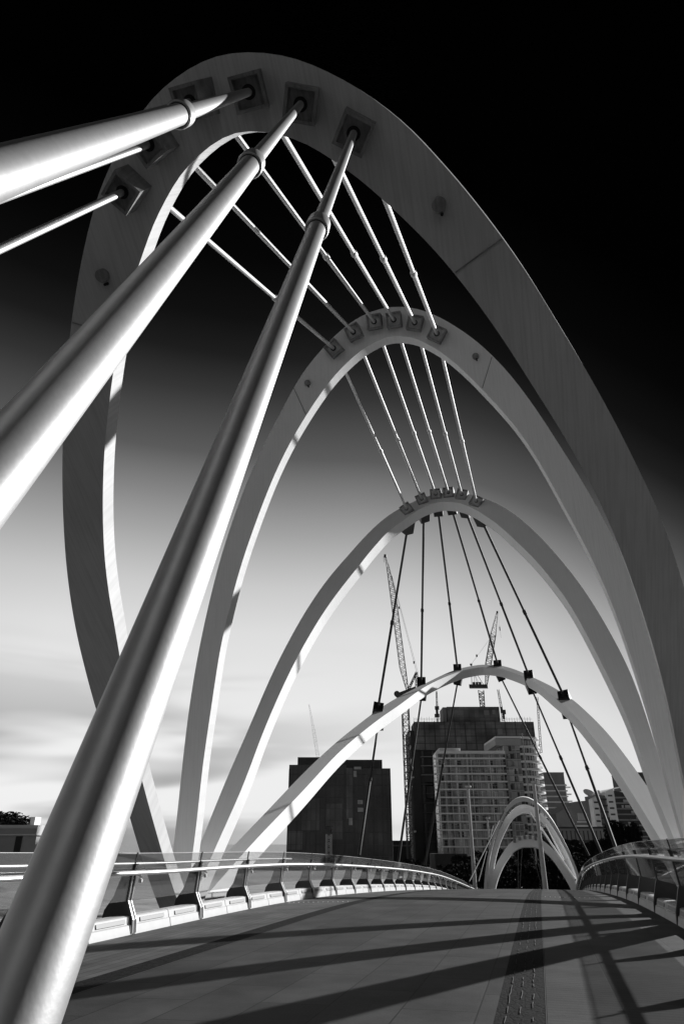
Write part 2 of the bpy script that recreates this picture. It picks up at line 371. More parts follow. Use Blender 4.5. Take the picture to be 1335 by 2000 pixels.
# ================================================================== the bridge: measured arch outlines
HY, HZ = 16.559, -0.298                 # line the four arches hinge about
ZH = 1.30
TH = {1: R(142.963), 2: R(98.294), 3: R(54.515), 4: R(21.722)}
DEPTH = {1: .37, 2: .37, 3: .47, 4: .55}
ARCH_CURVES = {
 1: (
  [(-6.024,-0.605),(-6.000,0.124),(-5.950,0.851),(-5.875,1.576),(-5.783,2.299),(-5.680,3.020),(-5.571,3.741),(-5.464,4.462),(-5.374,5.185),(-5.289,5.909),(-5.184,6.630),(-5.061,7.348),(-4.919,8.063),(-4.742,8.770),(-4.532,9.467),(-4.288,10.154),(-4.020,10.832),(-3.729,11.500),(-3.415,12.158),(-3.083,12.806),(-2.717,13.436),(-2.319,14.046),(-1.871,14.621),(-1.334,15.112),(-0.711,15.487),(-0.004,15.641),(0.704,15.494),(1.331,15.125),(1.865,14.632),(2.307,14.052),(2.703,13.441),(3.062,12.806),(3.381,12.151),(3.691,11.492),(3.982,10.824),(4.251,10.147),(4.503,9.463),(4.714,8.765),(4.888,8.058),(5.043,7.346),(5.185,6.631),(5.300,5.911),(5.380,5.187),(5.469,4.464),(5.575,3.743),(5.684,3.022),(5.789,2.301),(5.882,1.578),(5.955,0.853),(6.003,0.126),(6.022,-0.603)],
  [(-5.505,-0.606),(-5.481,0.079),(-5.435,0.762),(-5.369,1.444),(-5.288,2.124),(-5.197,2.803),(-5.103,3.481),(-5.004,4.159),(-4.896,4.835),(-4.778,5.510),(-4.636,6.180),(-4.465,6.843),(-4.294,7.506),(-4.138,8.174),(-3.988,8.842),(-3.806,9.502),(-3.585,10.150),(-3.333,10.787),(-3.055,11.413),(-2.745,12.024),(-2.415,12.624),(-2.053,13.205),(-1.635,13.748),(-1.182,14.261),(-0.644,14.681),(0.004,14.882),(0.651,14.687),(1.186,14.262),(1.643,13.752),(2.056,13.206),(2.417,12.624),(2.739,12.020),(3.032,11.401),(3.321,10.779),(3.590,10.150),(3.827,9.507),(4.033,8.854),(4.211,8.193),(4.370,7.526),(4.513,6.856),(4.639,6.183),(4.750,5.507),(4.849,4.830),(4.951,4.152),(5.060,3.476),(5.176,2.801),(5.287,2.125),(5.377,1.446),(5.443,0.764),(5.485,0.081),(5.503,-0.604)],
 ),
 2: (
  [(-6.029,-0.611),(-5.985,0.100),(-5.924,0.809),(-5.854,1.517),(-5.787,2.226),(-5.728,2.935),(-5.668,3.644),(-5.597,4.352),(-5.507,5.058),(-5.399,5.762),(-5.268,6.461),(-5.119,7.157),(-4.952,7.849),(-4.763,8.535),(-4.546,9.213),(-4.304,9.883),(-4.041,10.544),(-3.747,11.192),(-3.421,11.825),(-3.073,12.445),(-2.724,13.066),(-2.325,13.654),(-1.848,14.182),(-1.315,14.653),(-0.699,15.005),(-0.004,15.138),(0.690,15.002),(1.309,14.654),(1.844,14.186),(2.324,13.661),(2.744,13.087),(3.111,12.477),(3.433,11.842),(3.723,11.192),(3.993,10.534),(4.257,9.873),(4.508,9.207),(4.736,8.533),(4.943,7.852),(5.121,7.163),(5.268,6.466),(5.389,5.765),(5.493,5.061),(5.584,4.355),(5.662,3.647),(5.730,2.939),(5.799,2.231),(5.872,1.523),(5.941,0.814),(5.995,0.104),(6.026,-0.607)],
  [(-5.502,-0.602),(-5.481,0.059),(-5.431,0.719),(-5.358,1.377),(-5.280,2.034),(-5.216,2.693),(-5.148,3.351),(-5.060,4.007),(-4.966,4.662),(-4.873,5.317),(-4.770,5.971),(-4.637,6.619),(-4.479,7.262),(-4.302,7.900),(-4.099,8.530),(-3.873,9.152),(-3.633,9.768),(-3.377,10.378),(-3.093,10.976),(-2.774,11.556),(-2.420,12.115),(-2.039,12.656),(-1.623,13.171),(-1.147,13.629),(-0.602,14.004),(0.024,14.200),(0.662,14.058),(1.199,13.675),(1.657,13.197),(2.056,12.670),(2.424,12.120),(2.777,11.560),(3.103,10.984),(3.382,10.384),(3.623,9.768),(3.844,9.144),(4.061,8.519),(4.271,7.891),(4.462,7.258),(4.626,6.617),(4.763,5.969),(4.875,5.317),(4.975,4.663),(5.064,4.007),(5.137,3.349),(5.195,2.690),(5.262,2.032),(5.345,1.375),(5.424,0.718),(5.479,0.058),(5.502,-0.603)],
 ),
 3: (
  [(-6.034,-0.620),(-5.953,0.268),(-5.866,1.155),(-5.801,2.044),(-5.762,2.934),(-5.717,3.825),(-5.655,4.714),(-5.587,5.603),(-5.530,6.492),(-5.471,7.382),(-5.395,8.270),(-5.292,9.155),(-5.167,10.038),(-5.021,10.917),(-4.847,11.792),(-4.638,12.658),(-4.392,13.515),(-4.100,14.357),(-3.780,15.189),(-3.460,16.021),(-3.110,16.841),(-2.706,17.635),(-2.203,18.369),(-1.564,18.990),(-0.833,19.497),(0.022,19.714),(0.875,19.483),(1.600,18.969),(2.207,18.317),(2.710,17.582),(3.132,16.797),(3.495,15.983),(3.815,15.151),(4.104,14.308),(4.367,13.456),(4.611,12.599),(4.831,11.735),(5.021,10.864),(5.183,9.988),(5.322,9.107),(5.443,8.224),(5.531,7.337),(5.575,6.447),(5.586,5.555),(5.581,4.664),(5.547,3.773),(5.541,2.882),(5.621,1.995),(5.760,1.114),(5.912,0.236),(6.050,-0.645)],
  [(-5.501,-0.601),(-5.477,0.237),(-5.425,1.074),(-5.346,1.909),(-5.253,2.742),(-5.170,3.576),(-5.120,4.413),(-5.086,5.251),(-5.030,6.088),(-4.954,6.923),(-4.862,7.757),(-4.748,8.587),(-4.609,9.414),(-4.446,10.237),(-4.262,11.055),(-4.043,11.864),(-3.794,12.665),(-3.522,13.458),(-3.240,14.248),(-2.967,15.041),(-2.664,15.823),(-2.331,16.592),(-1.882,17.299),(-1.365,17.959),(-0.807,18.582),(-0.036,18.865),(0.733,18.567),(1.311,17.963),(1.776,17.266),(2.200,16.542),(2.566,15.788),(2.896,15.017),(3.221,14.244),(3.522,13.462),(3.792,12.668),(4.035,11.865),(4.253,11.055),(4.433,10.236),(4.583,9.411),(4.718,8.584),(4.842,7.754),(4.960,6.924),(5.066,6.092),(5.140,5.257),(5.179,4.419),(5.217,3.582),(5.287,2.746),(5.370,1.912),(5.440,1.076),(5.483,0.239),(5.500,-0.600)],
 ),
 4: (
  [(-6.013,-0.582),(-6.032,0.900),(-6.033,2.382),(-6.023,3.864),(-6.006,5.345),(-5.990,6.827),(-5.979,8.309),(-5.964,9.791),(-5.929,11.273),(-5.875,12.754),(-5.799,14.234),(-5.693,15.712),(-5.553,17.187),(-5.392,18.660),(-5.222,20.133),(-5.033,21.602),(-4.791,23.064),(-4.490,24.515),(-4.142,25.956),(-3.735,27.381),(-3.309,28.800),(-2.902,30.225),(-2.477,31.645),(-1.950,33.029),(-1.194,34.300),(0.001,35.096),(1.196,34.311),(1.922,33.023),(2.453,31.640),(2.901,30.227),(3.319,28.806),(3.731,27.382),(4.120,25.952),(4.461,24.510),(4.764,23.059),(5.011,21.598),(5.207,20.129),(5.377,18.657),(5.531,17.183),(5.660,15.707),(5.759,14.228),(5.833,12.748),(5.893,11.267),(5.942,9.786),(5.979,8.305),(6.003,6.823),(6.015,5.341),(6.020,3.859),(6.024,2.377),(6.025,0.895),(6.015,-0.587)],
  [(-5.493,-0.582),(-5.516,0.847),(-5.526,2.275),(-5.521,3.704),(-5.491,5.132),(-5.436,6.560),(-5.374,7.987),(-5.330,9.415),(-5.300,10.843),(-5.263,12.272),(-5.196,13.699),(-5.084,15.123),(-4.936,16.544),(-4.765,17.962),(-4.572,19.378),(-4.340,20.787),(-4.088,22.194),(-3.865,23.605),(-3.662,25.019),(-3.433,26.429),(-3.145,27.828),(-2.767,29.205),(-2.309,30.559),(-1.776,31.884),(-1.095,33.138),(0.007,33.956),(1.114,33.142),(1.765,31.872),(2.312,30.552),(2.791,29.206),(3.185,27.834),(3.496,26.439),(3.740,25.032),(3.961,23.620),(4.196,22.211),(4.421,20.800),(4.619,19.386),(4.779,17.966),(4.912,16.544),(5.029,15.120),(5.140,13.695),(5.235,12.270),(5.311,10.843),(5.371,9.416),(5.419,7.988),(5.465,6.560),(5.502,5.132),(5.521,3.704),(5.522,2.275),(5.513,0.846),(5.493,-0.582)],
 ),
}

BOXES = {1: [(-1.43, 14.59), (-.93, 15.00), (-.30, 15.29), (.28, 15.24), (.83, 15.01), (1.36, 14.62)],
         2: [(-1.47, 14.08), (-.89, 14.48), (-.30, 14.69), (.24, 14.64), (.80, 14.44), (1.36, 13.99)],
         3: [(-1.56, 18.42), (-.92, 19.19), (-.30, 19.53), (.28, 19.54), (.88, 19.19), (1.50, 18.41)],
         4: [(-5.01, 21.46), (-3.58, 28.90), (-1.61, 33.54), (1.13, 34.31), (3.07, 29.21), (4.62, 22.27)]}
BOXES[4] = [(x, v) for x, v in BOXES[4]]
BS = {1: .18, 2: .20, 3: .24, 4: .27}
def nrm(k, th=None):
    th = TH[k] if th is None else th
    n = Vector((0, -sin(th), cos(th)))
    return n if n.dot(Vector((0, HY, HZ - ZH))) < 0 else -n        # towards the tripod
def AP(k, x, v, off=0.):
    th = TH[k]; return Vector((x, HY + v * cos(th), HZ + v * sin(th))) - nrm(k) * off
def catmull(P, m=4):
    out = []
    for i in range(len(P) - 1):
        p0 = P[max(i - 1, 0)]; p1 = P[i]; p2 = P[i + 1]; p3 = P[min(i + 2, len(P) - 1)]
        for j in range(m):
            t = j / m
            out.append(tuple(.5 * (2 * p1[c] + (p2[c] - p0[c]) * t + (2 * p0[c] - 5 * p1[c] + 4 * p2[c] - p3[c]) * t * t + (3 * p1[c] - p0[c] - 3 * p2[c] + p3[c]) * t ** 3) for c in (0, 1)))
    out.append(tuple(P[-1])); return out
FOOTP = {}
def arch_mesh(bm, place, O, I, D):
    """box section: outer and inner outline in the arch plane, depth D behind it"""
    lip = .0
    prev = None
    rows = []
    for (a, b) in zip(O, I):
        rows.append([bm.verts.new(place(a[0], a[1], 0)), bm.verts.new(place(b[0], b[1], 0)), bm.verts.new(place(b[0], b[1], D)), bm.verts.new(place(a[0], a[1], D))])
    for r, s in zip(rows, rows[1:]):
        for j in range(4): bm.faces.new((r[j], r[(j + 1) % 4], s[(j + 1) % 4], s[j]))
    bm.faces.new(rows[0][::-1]); bm.faces.new(rows[-1])
def square_tube(bm, c, e1, e2, a, h, wall, d0, d1):
    """hollow square cup around axis a from depth d0 to d1"""
    P = [(-1, -1), (1, -1), (1, 1), (-1, 1)]
    rings = []
    for (hh, d) in ((h, d0), (h, d1), (h - wall, d1), (h - wall, d0)):
        rings.append([bm.verts.new(c + e1 * (sx * hh) + e2 * (sy * hh) + a * d) for sx, sy in P])
    for r in range(4):
        A_, B_ = rings[r], rings[(r + 1) % 4]
        for j in range(4): bm.faces.new((A_[j], A_[(j + 1) % 4], B_[(j + 1) % 4], B_[j]))

arch_words = {1: 'nearest and darkest, leaning back over the camera', 2: 'second, upright, inside the nearest one',
              3: 'third, tilting away, with four rods passing dark beneath its top', 4: 'fourth, low and broad, reaching far along the deck'}
arch_label = {1: 'largest white steel arch leaning overhead, topmost in the picture with rust-streaked paint',
              2: 'upright white steel arch nested directly inside the overhead arch',
              3: 'white steel arch tilting away, its top against grey sky under the upright arch',
              4: 'lowest and widest white steel arch framing the office blocks and cranes'}
ARCH = {}
for k in (1, 2, 3, 4):
    O, I = ARCH_CURVES[k]; O = catmull(O); I = catmull(I)
    if k == 4:                                   # this arch stretches far ahead, its legs widen towards the top
        pass
    root = thing('bridge_arch', (0, HY, HZ - .4), arch_label[k], 'arch', 'arches of the footbridge')
    bm = BM(); arch_mesh(bm, lambda x, v, d, k=k: AP(k, x, v, d), O, I, DEPTH[k])
    obj('rib', bm, {1: 'arch_paint_shaded', 2: 'arch_paint_upright'}.get(k, 'arch_paint_plain'), root, True)
    ARCH[k] = root
    for s in (-1, 1):                            # footing under each leg
        bm = BM(); c = Vector((s * 5.75, HY, HZ - .62)); obox(bm, c, Vector((1, 0, 0)), Vector((0, 1, 0)), Vector((0, 0, 1)), .42, .40 + .05 * k, .22 + .03 * k)
        bmesh.ops.bevel(bm, geom=bm.edges[:], offset=.03, segments=2, affect='EDGES')
        obj('foot_plate', bm, 'concrete', root)
    if k in (1, 2):                              # lifting lugs left on the face
        for s in (-1, 1):
            v = 13.69 if k == 1 else 13.17; x = s * (2.18 if k == 1 else 2.29)
            bm = BM(); c = AP(k, x, v, .02); lathe(bm, c, nrm(k), [(0, 0), (0, .085), (.085, .085), (.10, .078), (.10, 0)], 28)
            o = obj('lug', bm, 'box_grime_shade', root, True)
            bm = BM(); tube(bm, AP(k, x + .02, v - .11, -.0), AP(k, x + .02, v - .11, -.09), .018, n=10)
            sub('bolt', bm, 'hole_dark', o, root)

for k, (xo, vo, xi, vi) in {1: (2.85, 13.19, 2.25, 12.90), 2: (2.70, 13.10, 2.36, 12.22)}.items():
    for s in (-1, 1):                            # site weld across the rib
        bm = BM(); a_ = AP(k, xo * s, vo, -.002); b_ = AP(k, xi * s, vi, -.002); bar(bm, a_, a_.lerp(b_, .97), .011); obj('weld_seam', bm, 'box_grime_shade', ARCH[k])
# rods -------------------------------------------------------------------
GR = [(-2.04, .10), (-2.08, -.31), (-2.12, -.70), (2.12, -.70), (2.08, -.31), (2.04, .10)]
RAILEND = [Vector((-4.72, 30.6, .84)), Vector((-4.60, 38.8, .34)), Vector((-4.45, 47.2, .10)),
           Vector((5.30, 47.4, .62)), Vector((5.25, 36.9, .82)), Vector((5.20, 29.2, 1.06))]
def anchor(k, root, x, v, axis, back=False):
    """hollow square anchor box welded on the arch, its mouth square to the rod"""
    D = DEPTH[k] if back else 0
    c = AP(k, x, v, D); h = BS[k] * (.78 if back else 1)
    tg = Vector((1, 0, 0)); 
    # tangent of the rib at this x (steeper further out)
    O = ARCH_CURVES[k][0]; j = min(range(1, len(O) - 1), key=lambda q: (O[q][0] - x) ** 2 + (O[q][1] - v - .3) ** 2)
    tg = AP(k, *O[j + 1]) - AP(k, *O[j - 1]) if k < 4 else Vector((1, 0, 0))
    a = axis.normalized(); e1 = (tg - a * tg.dot(a)).normalized(); e2 = a.cross(e1)
    out = {1: .33, 2: .30, 3: .28, 4: .34}[k]
    if back: out = {1: .2, 2: .2, 3: .68, 4: .48}[k]; h = BS[k] * {1: .7, 2: .7, 3: .88, 4: .95}[k]
    deep = .42 if k != 4 else .5
    bm = BM(); square_tube(bm, c, e1, e2, a, h, h * .2, -deep * .9, out)
    o = obj('anchor_box', bm, 'dark_metal' if k == 4 or (k == 3 and back) else 'box_grime_shade', root)
    bm = BM(); obox(bm, c + a * (out - h * .38), e1, e2, a, h * .82, h * .82, .01)
    sub('base_plate', bm, {1: 'box_grime_shade', 4: 'dark_metal'}.get(k, 'box_plate_lit'), o, root)
    bm = BM(); lathe(bm, c + a * (out - h * .38 + .01), a, [(0, .075), (.012, .075), (.012, .062), (.03, .060), (.03, .02)], 20)
    sub('hole_ring', bm, 'hole_dark', o, root)
ordn = ['first', 'second', 'third', 'fourth', 'fifth', 'sixth']
RR = .047
def rod(p0, p1, label, group, coat='rod_coat', rr=RR, big=False, n=20, joint=.5, tip=True):
    """steel tie rod from anchor p0 down to anchor p1 with a threaded coupler between its halves"""
    p0, p1 = Vector(p0), Vector(p1); d = p1 - p0; Lg = d.length; a = d / Lg
    root = thing('tie_rod', p1, label, 'tie rod', group)
    bm = BM(); lathe(bm, p0, a, [(0, 0), (0, rr * .84), (Lg * joint - rr * 2.2, rr * .84), (Lg * joint - rr * 2.2, 0)], n)
    obj('upper_bar', bm, coat, root, True)
    bm = BM(); lathe(bm, p0, a, [(Lg * joint + rr * 2.0, 0), (Lg * joint + rr * 2.0, rr), (Lg, rr), (Lg, 0)], n)
    obj('lower_bar', bm, coat, root, True)
    bm = BM(); c = Lg * joint; s = rr
    lathe(bm, p0, a, [(c - 2.6 * s, s * .84), (c - 2.2 * s, s * 1.15), (c - 1.6 * s, s * 1.34), (c + 1.4 * s, s * 1.36), (c + 1.55 * s, s * 1.30), (c + 1.6 * s, s * 1.18), (c + 1.7 * s, s * 1.18),
                       (c + 1.72 * s, s * 1.02), (c + 2.1 * s, s * 1.0)], n)
    o = obj('coupler', bm, coat, root, True)
    bm = BM(); lathe(bm, p0, a, [(c + 1.60 * s, s * 1.2), (c + 1.62 * s, s * 1.2), (c + 1.80 * s, s * 1.06), (c + 1.80 * s, s * .9)], n)
    sub('thread_ring', bm, 'hole_dark', o, root, True)
    return root
where = ['leftmost', 'second from the left', 'third from the left', 'third from the right', 'second from the right', 'rightmost']
near_lab = ['thin bright rod leaving the lower left box of the overhead arch toward the left edge',
            'bright rod half hidden beneath the upper thick tube at the left',
            'rod hidden behind the upper thick steel tube, leaving the third box of the overhead arch',
            'thick satin steel tube running flattest, off the left edge near the top of the picture',
            'thick satin steel tube running diagonally to the middle of the left edge',
            'thickest satin steel tube crossing down to the bottom left corner']
for i in range(6):
    x, v = BOXES[1][i]; p0 = AP(1, x, v); g = Vector((GR[i][0], GR[i][1], .03))
    ax = (g - p0).normalized(); anchor(1, ARCH[1], x, v, ax)
    rod(p0, g, near_lab[i], 'stays from the overhead arch to the deck', 'rod_steel', .047, n=64)
    p1 = AP(1, x, v, DEPTH[1]); q = AP(2, *BOXES[2][i])
    anchor(1, ARCH[1], x, v, (q - p1), True); anchor(2, ARCH[2], BOXES[2][i][0], BOXES[2][i][1], (p1 - q))
    rod(p1, q, '%s of six rods from the overhead arch to the upright arch' % where[i], 'tie rods between the first two arches')
    p1 = AP(2, *BOXES[2][i], DEPTH[2]); q = AP(3, *BOXES[3][i])
    anchor(2, ARCH[2], *BOXES[2][i], (q - p1), True); anchor(3, ARCH[3], *BOXES[3][i], (p1 - q))
    rod(p1, q, '%s of six rods from upright arch to tilting arch' % where[i], 'tie rods between the second and third arches', rr=.052)
    p1 = AP(3, *BOXES[3][i], DEPTH[3]); q = AP(4, *BOXES[4][i])
    anchor(3, ARCH[3], *BOXES[3][i], (q - p1), True); anchor(4, ARCH[4], *BOXES[4][i], (p1 - q))
    rod(p1, q, '%s of six dark rods fanning down to the low arch' % where[i], 'tie rods between the third and fourth arches', 'rod_shaded', .064)
    p1 = AP(4, *BOXES[4][i], DEPTH[4]); q = RAILEND[i]
    anchor(4, ARCH[4], *BOXES[4][i], (q - p1), True)
    rod(p1, q, '%s of six dark rods from low arch to deck' % where[i], 'tie rods from the low arch to the deck', 'rod_shaded', .064)

# ------------------------------------------------------------------ deck
PROF = [(-12, .0), (0, .0), (10, .0), (18, -.015), (22, -.10), (27, -.27), (35, -.60), (41, -.89), (50, -1.42), (58, -2.10), (73, -3.5), (88, -5.0), (104, -6.0), (120, -6.3)]
def pz(y):
    for (y0, z0), (y1, z1) in zip(PROF, PROF[1:]):
        if y <= y1: return z0 + (z1 - z0) * (y - y0) / (y1 - y0)
    return PROF[-1][1]
def prof(y): return sum(pz(y + d) for d in (-3, -1.5, 0, 1.5, 3)) / 5
def xs(y): return .00026 * max(0, y - 20) ** 2
XL, XR = -4.15, 4.62
def dz(x, y): return prof(y) + .06 * max(0, 1 - ((x - .2) / 4.4) ** 2) + .012 * x
YS = [-11 + i * 1.0 for i in range(116)]
def sheet(name, x0, x1, m, up=0., nx=8, ys=YS):
    bm = BM(); rows = []
    for y in ys: rows.append([bm.verts.new((x0 + (x1 - x0) * i / nx + xs(y), y, dz(x0 + (x1 - x0) * i / nx, y) + up)) for i in range(nx + 1)])
    for r, s in zip(rows, rows[1:]):
        for i in range(nx): bm.faces.new((r[i], r[i + 1], s[i + 1], s[i]))
    return tag(obj(name, bm, m, None, True), kind='structure')
sheet('footway', XL - .1, -2.26, 'edge_pavers', 0, 4)
sheet('footway', -1.90, 2.0, 'pavers')
sheet('ribbed_footway', 2.40, XR + .1, 'ribbed_pavers')
sheet('cobble_strip', 2.0, 2.385, 'cobble', .0, 2)
sheet('cobble_strip', -2.26, -1.90, 'cobble', .0, 2)
sheet('edge_angle', 2.388, 2.397, 'joint_sand', .003, 1)
sheet('footway_seam', 2.385, 2.40, 'cobble', -.002, 1)
# light joints between the cobble rows
bm = BM(); rnd = random.Random(5)
for xo in (2.09, 2.19, 2.29):
    pv = None
    for i in range(420):
        y = -2 + i * .12; w = .0015 + .003 * rnd.random(); x = xo + .004 * sin(i * .7 + xo * 9) + rnd.uniform(-.004, .004)
        c = [bm.verts.new((x - w + xs(y), y, dz(2.2, y) + .010)), bm.verts.new((x + w + xs(y), y, dz(2.2, y) + .006))]
        if pv and rnd.random() > .5: bm.faces.new((pv[0], pv[1], c[1], c[0]))
        pv = c
tag(obj('cobble_joint', bm, 'joint_sand'), kind='structure')
# deck body below
bm = BM()
def secb(i, y):
    o = xs(y); return [(XL - .75 + o, y, dz(XL, y) - .18), (XR + .75 + o, y, dz(XR, y) - .18), (XR + .5 + o, y, dz(XR, y) - .55), (XL - .5 + o, y, dz(XL, y) - .55)]
sweep(bm, YS, secb); tag(obj('deck_slab', bm, 'concrete_dark'), kind='structure')
# expansion joint: two rows of studs across the deck
jt = thing('expansion_joint', (0, 20.4, 0), 'row of small bright studs across the paving near the crest', 'expansion joint')
bm = BM()
for (xa, xb, y0) in ((XL + .25, -2.3, 19.2), (2.5, 3.9, 22.4)):
    x = xa
    while x < xb:
        tube(bm, (x, y0, dz(x, y0) + .001), (x, y0, dz(x, y0) + .014), .016, .010, 8); x += .13
obj('stud_row', bm, 'lamp_grey', jt, True)

# ------------------------------------------------------------------ balustrades
def balustrade(side, label):
    X0 = XL if side < 0 else XR
    root = thing('balustrade', (X0, 0, 0), label, 'balustrade', 'balustrades of the footbridge')
    s = side; dzr = 0.0 if s < 0 else .13
    P0, DY = (1.45, 2.6)
    posts = [P0 + DY * i for i in range(-4, 37)]
    def at(y, u, h):             # u outward from the kerb line, h above deck
        return Vector((X0 + s * u + xs(y), y, dz(X0, y) + h + ((dzr + .02 + .012 * max(0, 13 - y)) if h > .35 else 0)))
    # posts: kinked fin with a bright face strip
    outl = [(-.02, .0), (.0, .20), (.10, .38), (.13, .45), (.09, .86), (.05, 1.00), (.16, 1.01), (.30, .84), (.42, .50), (.56, .34), (.60, .16), (.60, -.20), (.05, -.20)]
    for y in posts:
        bm = BM(); a = [bm.verts.new(at(y - .035, u, h)) for u, h in outl]; b = [bm.verts.new(at(y + .035, u, h)) for u, h in outl]
        bm.faces.new(a); bm.faces.new(b[::-1])
        for i in range(len(outl)): bm.faces.new((a[i], b[i], b[(i + 1) % len(outl)], a[(i + 1) % len(outl)]))
        p = obj('post', bm, 'post_dark', root)
        if y < 60 and s < 0:
            bm = BM()
            fl = [(-.035, .02), (-.015, .21), (.085, .385), (.115, .45), (.075, .86)]
            for dy in (-.05, .05):
                pr = None
                sweep(bm, fl, lambda i, q, dy=dy: [at(y + dy - .006, q[0], q[1]), at(y + dy + .006, q[0], q[1]), at(y + dy + .006, q[0] + .02, q[1]), at(y + dy - .006, q[0] + .02, q[1])])
            sub('edge_strip', bm, 'rail_steel', p, root)
            bm = BM(); lathe(bm, at(y, -.06, .80), at(y, .1, .86) - at(y, -.06, .80), [(0, .014), (.2, .014)], 10); lathe(bm, at(y + .12, .05, .74), Vector((s * -1, 0, 0)), [(0, 0), (0, .035), (.03, .04), (.05, .025), (.05, 0)], 12)
            sub('bracket', bm, 'rail_steel', p, root, True)
    for ya, yb in zip(posts, posts[1:]):
        # glass pane
        bm = BM(); y0, y1 = ya + .03, yb - .03
        q = [(.145, .44), (.075, 1.16)]
        v = []
        for y in (y0, y1):
            for u, h in q: v.append(at(y, u, h)); v.append(at(y, u + .012, h))
        vv = [bm.verts.new(p) for p in v]
        for f in ((0, 2, 6, 4), (1, 5, 7, 3), (0, 1, 3, 2), (4, 6, 7, 5), (2, 3, 7, 6), (0, 4, 5, 1)): bm.faces.new([vv[i] for i in f])
        gp = obj('glass_panel', bm, 'panel_glass', root)
        if ya < 62:
            bm = BM()
            obox(bm, (at(y0, .081, 1.162) + at(y1, .081, 1.162)) / 2, Vector((1, 0, 0)), (at(y1, .08, 1.16) - at(y0, .08, 1.16)).normalized(), Vector((0, 0, 1)), .008, (y1 - y0) / 2, .004)
            sub('edge_trim', bm, 'rail_steel', gp, root)
            bm = BM()
            for yy in (yb,):
                obox(bm, (at(yy, .12, .9) + at(yy, .08, 1.17)) / 2, Vector((0, 1, 0)), (at(yy, .08, 1.17) - at(yy, .12, .9)).normalized(), Vector((1, 0, 0)), .012, .14, .012)
            sub('edge_seal', bm, 'hole_dark', gp, root)
        # white kerb blocks, two to a bay, each with a recessed light slot
        for hb in range(2):
            k0 = ya + .06 + hb * (DY / 2 - .03); k1 = k0 + DY / 2 - .055
            if ya > 55: break
            bm = BM()
            sec = [(-.01, .0), (.02, .13), (.045, .145), (.07, .25), (.11, .265), (.30, .265), (.30, .0)]
            sweep(bm, [k0, k1], lambda i, y: [at(y, u, h) for u, h in sec])
            kb = obj('kerb_block', bm, 'kerb_white', root)
            bm = BM(); m0, m1 = k0 + .22, k1 - .18
            pr = [(.044, .165), (.062, .222)]
            vs = [bm.verts.new(at(y, u - .012, h)) for y in (m0, m1) for u, h in pr]; ws = [bm.verts.new(at(y, u + .02, h)) for y in (m0, m1) for u, h in pr]
            bm.faces.new((vs[0], vs[1], vs[3], vs[2]))
            for (i, j) in ((0, 1), (1, 3), (3, 2), (2, 0)): bm.faces.new((vs[i], vs[j], ws[j], ws[i]))
            sub('light_slot', bm, 'slot_grey', kb, root)
    if True:
        bm = BM(); ys = [-9 + .8 * i for i in range(124)]
        sweep(bm, ys, lambda i, y: [at(y, .34, .02), at(y, .42, .02), at(y, .42, .24), at(y, .34, .24)]); obj('edge_beam', bm, 'post_dark', root)
        # main handrail: oval tube
        bm = BM()
        sweep(bm, ys, lambda i, y: [at(y, -.03 + .046 * cos(t * pi / 6), .865 + .036 * sin(t * pi / 6)) for t in range(12)])
        obj('handrail', bm, 'rail_steel', root, True)
        y_end = 20.6 if s < 0 else 26.6
        bm = BM(); ys2 = [-9 + .6 * i for i in range(200) if -9 + .6 * i < y_end]
        sweep(bm, ys2, lambda i, y: [at(y, .125 + .026 * cos(t * pi / 6), 1.0 + .024 * sin(t * pi / 6)) for t in range(12)])
        obj('upper_rail', bm, 'rail_steel' if s < 0 else 'lamp_grey', root, True)  # right-hand rail in a duller grey that carries its shade
    return root
balustrade(-1, 'left balustrade with sunlit white kerb blocks, bright handrail and glass panels')
balustrade(1, 'right balustrade in shade, with dark kinked posts and glass panels')

# ------------------------------------------------------------------ second fan of arches at the far end of the bridge
def far_arch(y0, zh, H, tilt, w, D, label, xcn=1.35, sx=1.0):
    root = thing('bridge_arch', (xcn, y0, zh), label, 'arch', 'arches at the far end of the bridge')
    Oc = [(x, v / 15.14) for x, v in catmull(ARCH_CURVES[2][0], 2)]
    O = [(x * sx, v * H) for x, v in Oc]
    I = []
    for i, p in enumerate(O):
        a = O[max(i - 1, 0)]; b = O[min(i + 1, len(O) - 1)]; t = Vector((b[0] - a[0], b[1] - a[1])).normalized()
        ww = w * (.8 + .5 * math.exp(-(p[0] / 2) ** 2) * (p[1] > H * .5))
        I.append((p[0] + t.y * ww, p[1] - t.x * ww))
    th = tilt; n = Vector((0, sin(th), -cos(th)))
    pl = lambda x, v, d: Vector((xcn + x, y0 + v * cos(th), zh + v * sin(th))) + n * d
    bm = BM(); arch_mesh(bm, pl, O, I, D); obj('rib', bm, 'arch_paint_plain', root, True)
    return root, pl
ZF = -8.1
r1, pl1 = far_arch(88, ZF, 14.2, R(96), .36, 1.7, 'tallest arch of the far group, outermost and bright along its rim', sx=.96)
r2, pl2 = far_arch(89.2, ZF, 13.5, R(88), .75, .6, 'arch nested just inside the tallest one of the far group', sx=.94)
r3, pl3 = far_arch(88, ZF, 10.4, R(80), .95, .6, 'smallest arch of the far group with a row of anchor boxes on its crown', sx=.95)
for i, x in enumerate((-1.5, -.9, -.3, .3, .9, 1.5)):
    c = pl3(x, 10.15 - .17 * x * x, -.12); bm = BM(); obox(bm, c, Vector((1, 0, 0)), Vector((0, 1, 0)), Vector((0, 0, 1)), .16, .2, .2)
    bmesh.ops.bevel(bm, geom=bm.edges[:], offset=.03, segments=1, affect='EDGES'); obj('anchor_box', bm, 'box_grime_shade', r3)
